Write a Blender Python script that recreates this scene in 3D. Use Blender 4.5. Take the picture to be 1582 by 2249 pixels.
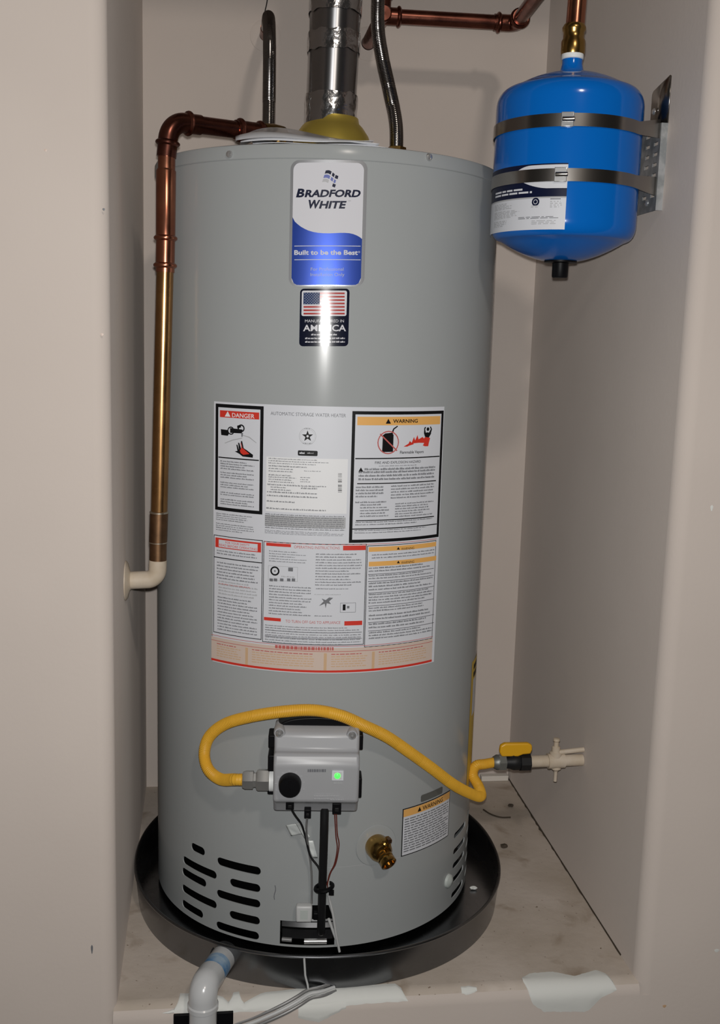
import bpy, bmesh, math, random
from mathutils import Vector, Matrix, noise
random.seed(7)
for o in list(bpy.data.objects): bpy.data.objects.remove(o)
scene = bpy.context.scene
col = scene.collection
R_ = math.radians

# ------------------------------------------------------------------ camera
IW, IH, FPX = 1582, 2249, 2300.0
CAM = Vector((-0.1539, -1.4195, 0.9649))
RT = Vector((0.99171499, -0.12525859, 0.02848958))
UP = Vector((-0.00729159, 0.16653381, 0.98600878))
FW = Vector((0.12825055, 0.97804743, -0.16424075))
cd = bpy.data.cameras.new('camera'); cam = bpy.data.objects.new('camera', cd); col.objects.link(cam)
cd.sensor_fit = 'VERTICAL'; cd.sensor_height = 36.0; cd.lens = FPX / IH * 36.0
cd.clip_start = 0.02; cd.clip_end = 50
cam.matrix_world = Matrix(((RT.x, UP.x, -FW.x, CAM.x), (RT.y, UP.y, -FW.y, CAM.y), (RT.z, UP.z, -FW.z, CAM.z), (0, 0, 0, 1)))
scene.camera = cam

# ------------------------------------------------------------------ light: phone flash beside the lens, weak room light
w = bpy.data.worlds.new('room_ambient'); scene.world = w; w.use_nodes = True
w.node_tree.nodes['Background'].inputs[0].default_value = (1.0, 0.93, 0.86, 1)
w.node_tree.nodes['Background'].inputs[1].default_value = 0.018
ld = bpy.data.lights.new('phone_flash', 'AREA'); ld.shape = 'DISK'; ld.size = 0.014; ld.energy = 15.0; ld.color = (1.0, 0.985, 0.96)
lo = bpy.data.objects.new('phone_flash', ld); col.objects.link(lo)
lo.location = CAM + UP * 0.022 + FW * 0.01
lo.rotation_euler = (FW + UP * 0.06).to_track_quat('-Z', 'Y').to_euler()
cl_ = bpy.data.lights.new('room_ceiling_lamp', 'POINT'); cl_.shadow_soft_size = 0.09; cl_.energy = 50.0; cl_.color = (1.0, 0.90, 0.80)
co_ = bpy.data.objects.new('room_ceiling_lamp', cl_); col.objects.link(co_); co_.location = (0.30, -2.3, 2.42)
scene.view_settings.view_transform = 'Standard'; scene.view_settings.look = 'None'
scene.view_settings.exposure = 0.0; scene.view_settings.gamma = 1.0; scene.view_settings.use_curve_mapping = False

# ------------------------------------------------------------------ pixel -> place
def ray(px, py): return FW + RT * ((px - IW / 2) / FPX) - UP * ((py - IH / 2) / FPX)
def at(px, py, ax, val):                       # pixel on the plane axis = val
    d = ray(px, py); return CAM + d * ((val - CAM[ax]) / d[ax])
TX, TY, TR = 0.0124, 0.3693, 0.28              # water heater axis and radius
EX, EY, ER = 0.338, 0.125, 0.1055              # expansion tank
def cyl(px, py, c=(TX, TY), R=TR):             # pixel on an upright cylinder -> (angle, z), angle 0 faces -y
    d = ray(px, py); ox, oy = CAM.x - c[0], CAM.y - c[1]
    a = d.x * d.x + d.y * d.y; b = ox * d.x + oy * d.y; k = ox * ox + oy * oy - R * R
    t = (-b - math.sqrt(max(b * b - a * k, 0))) / a
    P = CAM + d * t
    return math.atan2(P.x - c[0], -(P.y - c[1])), P.z
def onc(th, z, R=TR, c=(TX, TY)): return Vector((c[0] + R * math.sin(th), c[1] - R * math.cos(th), z))
def cylp(px, py, R=TR): th, z = cyl(px, py, R=R); return onc(th, z, R)

# ------------------------------------------------------------------ materials
MATS = {}
def mat(name, rgb, rough=0.5, metal=0.0, spec=0.5, coat=0.0, noise_amt=0.0, noise_scale=20.0, rgb2=None, bump=0.0, bump_scale=200.0, emit=0.0, alpha=1.0, trans=0.0, rough_var=0.0, drough=0.0, aniso=0.0):
    if name in MATS: return MATS[name]
    m = bpy.data.materials.new(name); m.use_nodes = True; nt = m.node_tree; b = nt.nodes['Principled BSDF']
    b.inputs['Base Color'].default_value = (*rgb, 1); b.inputs['Roughness'].default_value = rough
    b.inputs['Metallic'].default_value = metal; b.inputs['Specular IOR Level'].default_value = spec
    b.inputs['Coat Weight'].default_value = coat; b.inputs['Coat Roughness'].default_value = 0.08
    b.inputs['Diffuse Roughness'].default_value = drough; b.inputs['Transmission Weight'].default_value = trans; b.inputs['Alpha'].default_value = alpha
    tc = nt.nodes.new('ShaderNodeTexCoord')
    if rgb2 is not None:
        n = nt.nodes.new('ShaderNodeTexNoise'); n.inputs['Scale'].default_value = noise_scale; n.inputs['Detail'].default_value = 6
        r = nt.nodes.new('ShaderNodeValToRGB'); r.color_ramp.elements[0].position = 0.5 - noise_amt; r.color_ramp.elements[1].position = 0.5 + noise_amt
        r.color_ramp.elements[0].color = (*rgb, 1); r.color_ramp.elements[1].color = (*rgb2, 1)
        nt.links.new(tc.outputs['Object'], n.inputs['Vector']); nt.links.new(n.outputs['Fac'], r.inputs['Fac']); nt.links.new(r.outputs['Color'], b.inputs['Base Color'])
    if rough_var:
        n3 = nt.nodes.new('ShaderNodeTexNoise'); n3.inputs['Scale'].default_value = noise_scale * 1.7
        mr = nt.nodes.new('ShaderNodeMapRange'); mr.inputs['To Min'].default_value = max(rough - rough_var, .02); mr.inputs['To Max'].default_value = rough + rough_var
        nt.links.new(tc.outputs['Object'], n3.inputs['Vector']); nt.links.new(n3.outputs['Fac'], mr.inputs['Value']); nt.links.new(mr.outputs['Result'], b.inputs['Roughness'])
    if bump:
        n2 = nt.nodes.new('ShaderNodeTexNoise'); n2.inputs['Scale'].default_value = bump_scale; n2.inputs['Detail'].default_value = 4
        bp = nt.nodes.new('ShaderNodeBump'); bp.inputs['Strength'].default_value = bump; bp.inputs['Distance'].default_value = 0.002
        nt.links.new(tc.outputs['Object'], n2.inputs['Vector']); nt.links.new(n2.outputs['Fac'], bp.inputs['Height']); nt.links.new(bp.outputs['Normal'], b.inputs['Normal'])
    if aniso:
        b.inputs['Anisotropic'].default_value = aniso; b.inputs['Anisotropic Rotation'].default_value = 0.25
        tg = nt.nodes.new('ShaderNodeTangent'); tg.direction_type = 'RADIAL'; tg.axis = 'Z'; nt.links.new(tg.outputs['Tangent'], b.inputs['Tangent'])
    if emit:
        b.inputs['Emission Color'].default_value = (*rgb, 1); b.inputs['Emission Strength'].default_value = emit
    MATS[name] = m; return m

mat('wall_paint', (0.575, 0.51, 0.465), 0.75, spec=0.2, drough=0.22, rgb2=(0.625, 0.558, 0.51), noise_amt=.25, noise_scale=3.0, bump=.12, bump_scale=140)
def ledge_material():
    m = bpy.data.materials.new('ledge_plaster'); m.use_nodes = True; nt = m.node_tree; b = nt.nodes['Principled BSDF']; L = nt.links.new
    b.inputs['Roughness'].default_value = .8; b.inputs['Specular IOR Level'].default_value = .2
    tc = nt.nodes.new('ShaderNodeTexCoord')
    def nz(s, d, w=0.):
        n = nt.nodes.new('ShaderNodeTexNoise'); n.inputs['Scale'].default_value = s; n.inputs['Detail'].default_value = d; n.inputs['Distortion'].default_value = w; L(tc.outputs['Object'], n.inputs['Vector']); return n
    def ramp(n, p0, c0, p1, c1):
        r = nt.nodes.new('ShaderNodeValToRGB'); r.color_ramp.elements[0].position = p0; r.color_ramp.elements[1].position = p1
        r.color_ramp.elements[0].color = c0; r.color_ramp.elements[1].color = c1; L(n.outputs['Fac'], r.inputs['Fac']); return r
    base = ramp(nz(6, 5, .3), .32, (.45, .385, .32, 1), .66, (.58, .51, .45, 1))
    dirt = ramp(nz(14, 7, .5), .58, (0, 0, 0, 1), .78, (1, 1, 1, 1))
    speck = ramp(nz(130, 3), .70, (0, 0, 0, 1), .74, (1, 1, 1, 1))
    m1 = nt.nodes.new('ShaderNodeMix'); m1.data_type = 'RGBA'; L(dirt.outputs['Color'], m1.inputs[0]); L(base.outputs['Color'], m1.inputs[6]); m1.inputs[7].default_value = (.30, .23, .17, 1)
    m2 = nt.nodes.new('ShaderNodeMix'); m2.data_type = 'RGBA'; L(speck.outputs['Color'], m2.inputs[0]); L(m1.outputs[2], m2.inputs[6]); m2.inputs[7].default_value = (.20, .15, .11, 1)
    L(m2.outputs[2], b.inputs['Base Color'])
    bp = nt.nodes.new('ShaderNodeBump'); bp.inputs['Strength'].default_value = .25; bp.inputs['Distance'].default_value = .003; L(nz(60, 5).outputs['Fac'], bp.inputs['Height']); L(bp.outputs['Normal'], b.inputs['Normal'])
    MATS['ledge_plaster'] = m
ledge_material()
mat('plaster_white', (0.72, 0.73, 0.70), 0.7, spec=.3, bump=.2, bump_scale=60)
mat('jacket_grey', (0.345, 0.362, 0.366), 0.19, spec=0.14)
mat('black_inside', (0.003, 0.003, 0.003), 0.7, spec=.05)
mat('black_plastic', (0.004, 0.004, 0.005), 0.45, spec=.15)
mat('black_rubber', (0.011, 0.011, 0.012), 0.5, spec=.25)
mat('white_label', (0.64, 0.655, 0.70), 0.45, spec=.3)
mat('paper_white', (0.77, 0.775, 0.79), 0.45, spec=.3)
mat('silver_edge', (0.72, 0.73, 0.76), 0.22, metal=.8)
mat('ink_black', (0.005, 0.005, 0.006), 0.5, spec=.2)
mat('ink_navy', (0.006, 0.009, 0.032), 0.35, spec=.15)
mat('ink_grey', (0.15, 0.155, 0.17), 0.5)
mat('ink_grey_light', (0.40, 0.405, 0.42), 0.5)
mat('ink_red', (0.62, 0.035, 0.02), 0.45)
mat('ink_red_pale', (0.50, 0.12, 0.11), 0.45)
mat('ink_orange', (0.78, 0.42, 0.12), 0.45)
mat('ink_peach', (0.62, 0.50, 0.43), 0.45)
mat('ink_peach_dark', (0.60, 0.40, 0.24), 0.45)
mat('brand_blue', (0.010, 0.042, 0.28), 0.34, metal=.5)
mat('brand_blue_mid', (0.06, 0.09, 0.36), 0.35)
mat('flag_blue', (0.03, 0.05, 0.13), 0.12)
mat('flag_red', (0.42, 0.045, 0.04), 0.12)
mat('gloss_navy', (0.006, 0.008, 0.022), 0.10, spec=.6)
mat('gloss_white', (0.66, 0.66, 0.70), 0.12, spec=.4)
mat('copper', (0.38, 0.145, 0.09), 0.24, metal=1, rgb2=(0.54, 0.22, 0.13), noise_amt=.15, noise_scale=25, rough_var=.06)
mat('copper_dark', (0.15, 0.055, 0.04), 0.28, metal=1, rgb2=(0.26, 0.095, 0.065), noise_amt=.18, noise_scale=30, rough_var=.08)
mat('copper_brassy', (0.38, 0.20, 0.08), 0.27, metal=1, rgb2=(0.52, 0.29, 0.12), noise_amt=.2, noise_scale=16, rough_var=.08)
mat('copper_tarnish', (0.11, 0.065, 0.04), 0.4, metal=1, rgb2=(0.30, 0.17, 0.09), noise_amt=.2, noise_scale=28)
mat('painted_pipe', (0.50, 0.41, 0.30), 0.5, rgb2=(0.60, 0.52, 0.43), noise_amt=.2, noise_scale=30, bump=.2, bump_scale=90)
mat('brass', (0.36, 0.21, 0.06), 0.25, metal=1, rgb2=(0.50, 0.32, 0.10), noise_amt=.2, noise_scale=40)
mat('brass_yellow', (0.62, 0.47, 0.09), 0.42, metal=.75)
mat('solder', (0.7, 0.62, 0.5), 0.3, metal=1)
mat('steel', (0.40, 0.40, 0.41), 0.36, metal=1, aniso=.9)
mat('steel_bright', (0.62, 0.62, 0.62), 0.22, metal=.75)
mat('steel_hose', (0.24, 0.225, 0.215), 0.2, metal=1)
mat('galvanized', (0.30, 0.32, 0.33), 0.4, metal=.5, rgb2=(0.44, 0.455, 0.465), noise_amt=.08, noise_scale=55)
mat('strap_steel', (0.36, 0.335, 0.31), 0.25, metal=1)
mat('foil_tape', (0.55, 0.55, 0.56), 0.20, metal=1, bump=1.0, bump_scale=55)
mat('pan_steel', (0.21, 0.215, 0.225), 0.27, metal=1, rough_var=.08, noise_scale=10)
mat('tank_blue', (0.002, 0.130, 0.52), 0.15, spec=.4)
mat('hose_yellow', (0.74, 0.40, 0.035), 0.45, spec=.3)
mat('valve_yellow', (0.70, 0.37, 0.012), 0.4)
mat('valve_grey', (0.20, 0.21, 0.20), 0.45, metal=.6)
mat('control_grey', (0.35, 0.355, 0.37), 0.36, spec=.45)
mat('zinc', (0.55, 0.55, 0.54), 0.42, metal=.85, rgb2=(.6, .6, .58), noise_amt=.2, noise_scale=60)
mat('pvc_grey', (0.55, 0.56, 0.57), 0.22, spec=.5, coat=.2)
mat('pvc_primer', (0.09, 0.25, 0.50), 0.25, rgb2=(0.36, 0.48, 0.60), noise_amt=.14, noise_scale=45)
mat('plastic_clear', (0.72, 0.73, 0.76), 0.18, spec=.5, alpha=.55)
mat('paper_sheet', (0.66, 0.67, 0.70), 0.35, spec=.5)
mat('led_green', (0.05, 1.0, 0.06), 0.4, emit=2.2)
mat('wire_red', (0.13, 0.025, 0.018), 0.45)
mat('wire_white', (0.55, 0.56, 0.56), 0.4)
mat('wire_grey', (0.24, 0.24, 0.24), 0.35, metal=.3)
mat('tag_foil', (0.74, 0.78, 0.77), 0.35)
mat('tape_white', (0.80, 0.82, 0.82), 0.5)
mat('sticker_yellow', (0.62, 0.42, 0.05), 0.5)
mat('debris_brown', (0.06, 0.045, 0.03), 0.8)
mat('wood_pale', (0.70, 0.66, 0.60), 0.7)
mat('grille_plastic', (0.48, 0.52, 0.50), 0.4)

# ------------------------------------------------------------------ builders
class MB:
    def __init__(s): s.v = []; s.f = []; s.mi = []; s.sm = []; s.mats = []
    def m(s, name):
        if name not in s.mats: s.mats.append(name)
        return s.mats.index(name)
    def add(s, vs, fs, mname, smooth=True):
        k = len(s.v); s.v += [tuple(v) for v in vs]; i = s.m(mname)
        for f in fs: s.f.append([a + k for a in f]); s.mi.append(i); s.sm.append(smooth)
        return s
    def box(s, c, size, mname, rz=0.0, M=None):
        c = Vector(c); h = Vector(size) / 2; vs = []
        for x in (-1, 1):
            for y in (-1, 1):
                for z in (-1, 1):
                    p = Vector((x * h.x, y * h.y, z * h.z))
                    if M is not None: p = M @ p
                    elif rz: p = Matrix.Rotation(rz, 3, 'Z') @ p
                    vs.append(c + p)
        return s.add(vs, [(0, 1, 3, 2), (4, 6, 7, 5), (0, 4, 5, 1), (2, 3, 7, 6), (0, 2, 6, 4), (1, 5, 7, 3)], mname, False)
    def tube(s, pts, rad, mname, seg=20, caps=True, flat=None):
        pts = [Vector(p) for p in pts]; n = len(pts)
        rad = rad if isinstance(rad, (list, tuple)) else [rad] * n
        T = [((pts[min(i + 1, n - 1)] - pts[max(i - 1, 0)]).normalized()) for i in range(n)]
        a = T[0].orthogonal().normalized()
        if flat is not None: a = (Vector(flat) - T[0] * Vector(flat).dot(T[0])).normalized()
        vs = []
        for i in range(n):
            if i:
                a = (a - T[i] * a.dot(T[i]))
                a = a.normalized() if a.length > 1e-6 else T[i].orthogonal().normalized()
            b = T[i].cross(a)
            for k in range(seg):
                t = 2 * math.pi * k / seg; vs.append(pts[i] + (a * math.cos(t) + b * math.sin(t)) * rad[i])
        fs = [(i * seg + k, i * seg + (k + 1) % seg, (i + 1) * seg + (k + 1) % seg, (i + 1) * seg + k) for i in range(n - 1) for k in range(seg)]
        s.add(vs, fs, mname)
        if caps:
            s.add(vs[:seg], [tuple(range(seg))[::-1]], mname, False); s.add(vs[-seg:], [tuple(range(seg))], mname, False)
        return s
    def lathe(s, o, d, prof, mname, seg=32, smooth=True):   # prof: list of (radius, distance along d)
        o = Vector(o); d = Vector(d).normalized(); a = d.orthogonal().normalized(); b = d.cross(a); vs = []
        for r, h in prof:
            for k in range(seg):
                t = 2 * math.pi * k / seg; vs.append(o + d * h + (a * math.cos(t) + b * math.sin(t)) * max(r, 1e-5))
        fs = [(i * seg + k, i * seg + (k + 1) % seg, (i + 1) * seg + (k + 1) % seg, (i + 1) * seg + k) for i in range(len(prof) - 1) for k in range(seg)]
        return s.add(vs, fs, mname, smooth)
    def hexa(s, o, d, r, h, mname, n=6): 
        s.lathe(o, d, [(0, 0), (r, 0), (r, h), (0, h)], mname, n, False); return s
    def build(s, name, parent=None, sharp=0.6, bevel=0.0):
        me = bpy.data.meshes.new(name); me.from_pydata(s.v, [], s.f); me.update()
        for n in s.mats: me.materials.append(MATS[n])
        for i, p in enumerate(me.polygons): p.material_index = s.mi[i]; p.use_smooth = s.sm[i]
        bm = bmesh.new(); bm.from_mesh(me); bmesh.ops.remove_doubles(bm, verts=bm.verts, dist=1e-6)
        bmesh.ops.recalc_face_normals(bm, faces=bm.faces); bm.to_mesh(me); bm.free()
        me.set_sharp_from_angle(angle=sharp)
        o = bpy.data.objects.new(name, me); col.objects.link(o)
        if bevel:
            md = o.modifiers.new('bevel', 'BEVEL'); md.width = bevel; md.segments = 3; md.limit_method = 'ANGLE'; md.angle_limit = .5
            for p in me.polygons: p.use_smooth = True
            md.harden_normals = False
        if parent is not None: put(o, parent)
        return o
def put(o, parent):                            # parent while keeping world place
    o.parent = parent; o.matrix_parent_inverse = wm(parent).inverted()
def wm(o):
    m = Matrix.LocRotScale(o.location, o.rotation_euler, o.scale)
    return (wm(o.parent) @ o.matrix_parent_inverse @ m) if o.parent else m
def tag(o, label, cat, group=None):
    o['label'] = label; o['category'] = cat
    if group: o['group'] = group
    return o
def thing(name, label, cat, loc, group=None):
    e = bpy.data.objects.new(name, None); e.location = loc; e.empty_display_size = .05; col.objects.link(e)
    return tag(e, label, cat, group)
def struct(o): o['kind'] = 'structure'; return o
def smooth_path(ctrl, step=0.006):             # Catmull-Rom through control points, even spacing
    P = [Vector(c) for c in ctrl]; P = [P[0] * 2 - P[1]] + P + [P[-1] * 2 - P[-2]]; out = []
    for i in range(1, len(P) - 2):
        p0, p1, p2, p3 = P[i - 1:i + 3]
        n = max(8, int((p2 - p1).length / min(.0015, step * .25)))
        for k in range(n):
            t = k / n
            out.append(.5 * ((2 * p1) + (p2 - p0) * t + (2 * p0 - 5 * p1 + 4 * p2 - p3) * t * t + (3 * p1 - p0 - 3 * p2 + p3) * t ** 3))
    out.append(P[-2]); res = [out[0]]; acc = 0.0
    for a, b in zip(out, out[1:]):
        acc += (b - a).length
        if acc >= step: res.append(b); acc = 0.0
    if (res[-1] - out[-1]).length > step * .3: res.append(out[-1])
    return res
def corner_path(A, B, C, r, n=10):             # straight A-B-C with rounded corner at B
    A, B, C = Vector(A), Vector(B), Vector(C); u = (A - B).normalized(); v = (C - B).normalized()
    ang = u.angle(v); t = r / math.tan(ang / 2); p, q = B + u * t, B + v * t
    cc = B + (u + v).normalized() * (r / math.sin(ang / 2)); out = []
    e1 = (p - cc); tot = math.pi - ang; ax = e1.cross(q - cc).normalized()
    for k in range(n + 1): out.append(cc + Matrix.Rotation(tot * k / n, 3, ax) @ e1)
    return out

# ================================================================== THE SETTING
D = 0.7404; YF = -0.02; BR = 0.022; ZT = 2.15; ZB = -0.75
XL0, XL1, XR = -0.304, -0.316, 0.4815         # left wall leans out a little towards the back
mb = MB(); mb.add([(XL1 - .03, D, -.03), (XR + .03, D, -.03), (XR + .03, D, ZT), (XL1 - .03, D, ZT), (XL1 - .03, D + .1, -.03), (XR + .03, D + .1, -.03), (XR + .03, D + .1, ZT), (XL1 - .03, D + .1, ZT)],
    [(0, 1, 2, 3), (5, 4, 7, 6), (4, 0, 3, 7), (1, 5, 6, 2), (3, 2, 6, 7), (4, 5, 1, 0)], 'wall_paint', False)
struct(mb.build('wall_back'))
y0 = YF + BR
mb = MB(); mb.add([(XL0, y0, 0), (XL1, D, 0), (XL1, D, ZT), (XL0, y0, ZT), (XL0 - .1, y0, 0), (XL1 - .1, D, 0), (XL1 - .1, D, ZT), (XL0 - .1, y0, ZT)],
    [(0, 1, 2, 3), (5, 4, 7, 6), (3, 2, 6, 7), (0, 4, 5, 1)], 'wall_paint', False); struct(mb.build('wall_left'))
mb = MB(); mb.add([(XR, y0, 0), (XR, D, 0), (XR, D, ZT), (XR, y0, ZT), (XR + .1, y0, 0), (XR + .1, D, 0), (XR + .1, D, ZT), (XR + .1, y0, ZT)],
    [(1, 0, 3, 2), (4, 5, 6, 7), (2, 3, 7, 6), (0, 1, 5, 4)], 'wall_paint', False); struct(mb.build('wall_right'))
mb = MB(); mb.box(((XL1 + XR) / 2, (D + YF) / 2, ZT + .03), (XR - XL1 + .25, D - YF, .06), 'wall_paint'); struct(mb.build('ceiling'))
# front wall: sheets left and right of the opening with bullnose corners, and the face below the ledge
def arc(cx, cy, a0, a1, r, n=10): return [(cx + r * math.cos(a0 + (a1 - a0) * k / n), cy + r * math.sin(a0 + (a1 - a0) * k / n)) for k in range(n + 1)]
mb = MB()
prof = [(-1.5, YF)] + [(XL0 - BR + BR * math.sin(a), YF + BR - BR * math.cos(a)) for a in [math.pi / 2 * k / 10 for k in range(11)]]
for pr_ in (prof, [(XR + .9, YF)] + [(XR + BR - BR * math.sin(a), YF + BR - BR * math.cos(a)) for a in [math.pi / 2 * k / 10 for k in range(11)]]):
    vs = []
    for x, y in pr_: vs += [(x, y, -.05), (x, y, ZT + .2)]
    mb.add(vs, [(2 * i, 2 * i + 2, 2 * i + 3, 2 * i + 1) for i in range(len(pr_) - 1)], 'wall_paint')
lp = [(YF + BR - BR * math.sin(a), -BR + BR * math.cos(a)) for a in [math.pi / 2 * k / 10 for k in range(11)]]
vs = []
for y, z in lp + [(YF, ZB)]: vs += [(XL0 - BR * .2, y, z), (XR + BR * .2, y, z)]
mb.add(vs, [(2 * i, 2 * i + 1, 2 * i + 3, 2 * i + 2) for i in range(5)], 'ledge_plaster'); mb.add(vs, [(2 * i, 2 * i + 1, 2 * i + 3, 2 * i + 2) for i in range(5, len(lp))], 'wall_paint')
for xa, xb, zc_ in ((-1.5, XL0 - BR, -.05), (XL0 - BR, XL0 - BR * .2, -BR), (XR + BR * .2, XR + BR, -BR), (XR + BR, XR + .9, -.05)): mb.add([(xa, YF, ZB), (xb, YF, ZB), (xb, YF, zc_), (xa, YF, zc_)], [(0, 1, 2, 3)], 'wall_paint')
ZH = 1.79; mb.add([(XL0 - BR, YF, ZH), (XR + BR, YF, ZH), (XR + BR, YF, ZT + .2), (XL0 - BR, YF, ZT + .2)], [(0, 1, 2, 3)], 'wall_paint'); mb.add([(XL0 - BR, YF, ZH), (XR + BR, YF, ZH), (XR + BR, .08, ZH), (XL0 - BR, .08, ZH), (XR + BR, .08, ZT), (XL0 - BR, .08, ZT)], [(3, 2, 1, 0), (2, 3, 5, 4)], 'wall_paint', False)
front = struct(mb.build('wall_front', sharp=1.2))
mb = MB(); mb.add([(XL1 - .02, y0, 0), (XR + .02, y0, 0), (XR + .02, D + .02, 0), (XL1 - .02, D + .02, 0), (XL1 - .02, y0, -.05), (XR + .02, y0, -.05), (XR + .02, D + .02, -.05), (XL1 - .02, D + .02, -.05)],
    [(0, 1, 2, 3), (7, 6, 5, 4), (0, 4, 5, 1), (1, 5, 6, 2), (2, 6, 7, 3), (3, 7, 4, 0)], 'ledge_plaster', False)
floor = struct(mb.build('floor'))
# smeared plaster along the ledge nose: thin sheets draped over the bullnose
def nose(x, s_, off):                           # s = 0 at the inner end of the bullnose, grows down the front
    q = BR * math.pi / 2
    if s_ < 0: return Vector((x, y0 - s_, off))
    if s_ < q:
        a = s_ / BR; return Vector((x, YF + BR - (BR + off) * math.sin(a), -BR + (BR + off) * math.cos(a)))
    return Vector((x, YF - off, -BR - (s_ - q)))
def patch(name, outline):                       # outline: list of (x, s_top, s_bottom)
    mb = MB(); n = len(outline); m_ = 14; vs = []
    for x, a, b in outline:
        for k in range(m_ + 1):
            s_ = a + (b - a) * k / m_; e = min(k, m_ - k) / 3.0
            vs.append(nose(x, s_, .0004 + .0011 * min(1, e)))
    fs = [(i * (m_ + 1) + k, (i + 1) * (m_ + 1) + k, (i + 1) * (m_ + 1) + k + 1, i * (m_ + 1) + k + 1) for i in range(n - 1) for k in range(m_)]
    mb.add(vs, fs, 'plaster_white'); o = mb.build(name, front); return o
def nose_s(px, py):                             # pixel on the nose -> (x, s) by nearest march
    best = None
    d = ray(px, py)
    for k in range(-60, 140):
        s_ = k * .001; P = nose(0, s_, 0); t = (P.y - CAM.y) / d.y; Q = CAM + d * t
        e = abs(Q.z - P.z)
        if best is None or e < best[0]: best = (e, Q.x, s_)
    return best[1], best[2]
def patch_px(name, tops, bots):                 # two pixel polylines left to right
    a = [nose_s(*p) for p in tops]; b = [nose_s(*p) for p in bots]
    def interp(L, x):
        for (x0, s0), (x1, s1) in zip(L, L[1:]):
            if x <= x1: return s0 + (s1 - s0) * max(0, min(1, (x - x0) / max(x1 - x0, 1e-6)))
        return L[-1][1]
    xa, xb = max(a[0][0], b[0][0]), min(a[-1][0], b[-1][0]); N = 46; out = []
    for i in range(N + 1):
        x = xa + (xb - xa) * i / N; j = .0012 * noise.noise(Vector((x * 190, 0, 3)))
        s0, s1 = interp(a, x) + j, interp(b, x) + j * 1.6
        out.append((x, s0, max(s1, s0 + .0004)))
    return patch(name, out)
patch_px('plaster_smear', [(1146, 2148), (1165, 2138), (1215, 2134), (1262, 2144), (1310, 2130), (1330, 2138), (1354, 2170)], [(1146, 2152), (1163, 2185), (1170, 2205), (1195, 2222), (1290, 2222), (1322, 2190), (1354, 2176)])
patch_px('plaster_smear', [(358, 2224), (385, 2215), (395, 2182), (420, 2182), (424, 2224), (470, 2185), (490, 2190), (505, 2205), (512, 2180), (528, 2178), (534, 2205), (580, 2180), (650, 2172), (760, 2168), (872, 2160), (896, 2196)], [(358, 2226), (420, 2226), (560, 2222), (660, 2213), (760, 2208), (896, 2198)])
patch_px('plaster_smear', [(655, 2205), (700, 2200), (760, 2196)], [(655, 2236), (700, 2245), (760, 2214)])
patch_px('plaster_smear', [(1012, 2168), (1030, 2166), (1048, 2168)], [(1012, 2182), (1030, 2184), (1048, 2178)])
# grime line where the ledge meets the right wall
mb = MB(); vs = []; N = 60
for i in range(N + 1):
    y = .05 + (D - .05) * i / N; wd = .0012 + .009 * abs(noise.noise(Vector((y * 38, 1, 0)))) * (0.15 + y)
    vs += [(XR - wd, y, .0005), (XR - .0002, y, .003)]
mb.add(vs, [(2 * i, 2 * i + 1, 2 * i + 3, 2 * i + 2) for i in range(N)], 'debris_brown'); mb.build('joint_grime', floor)

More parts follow.
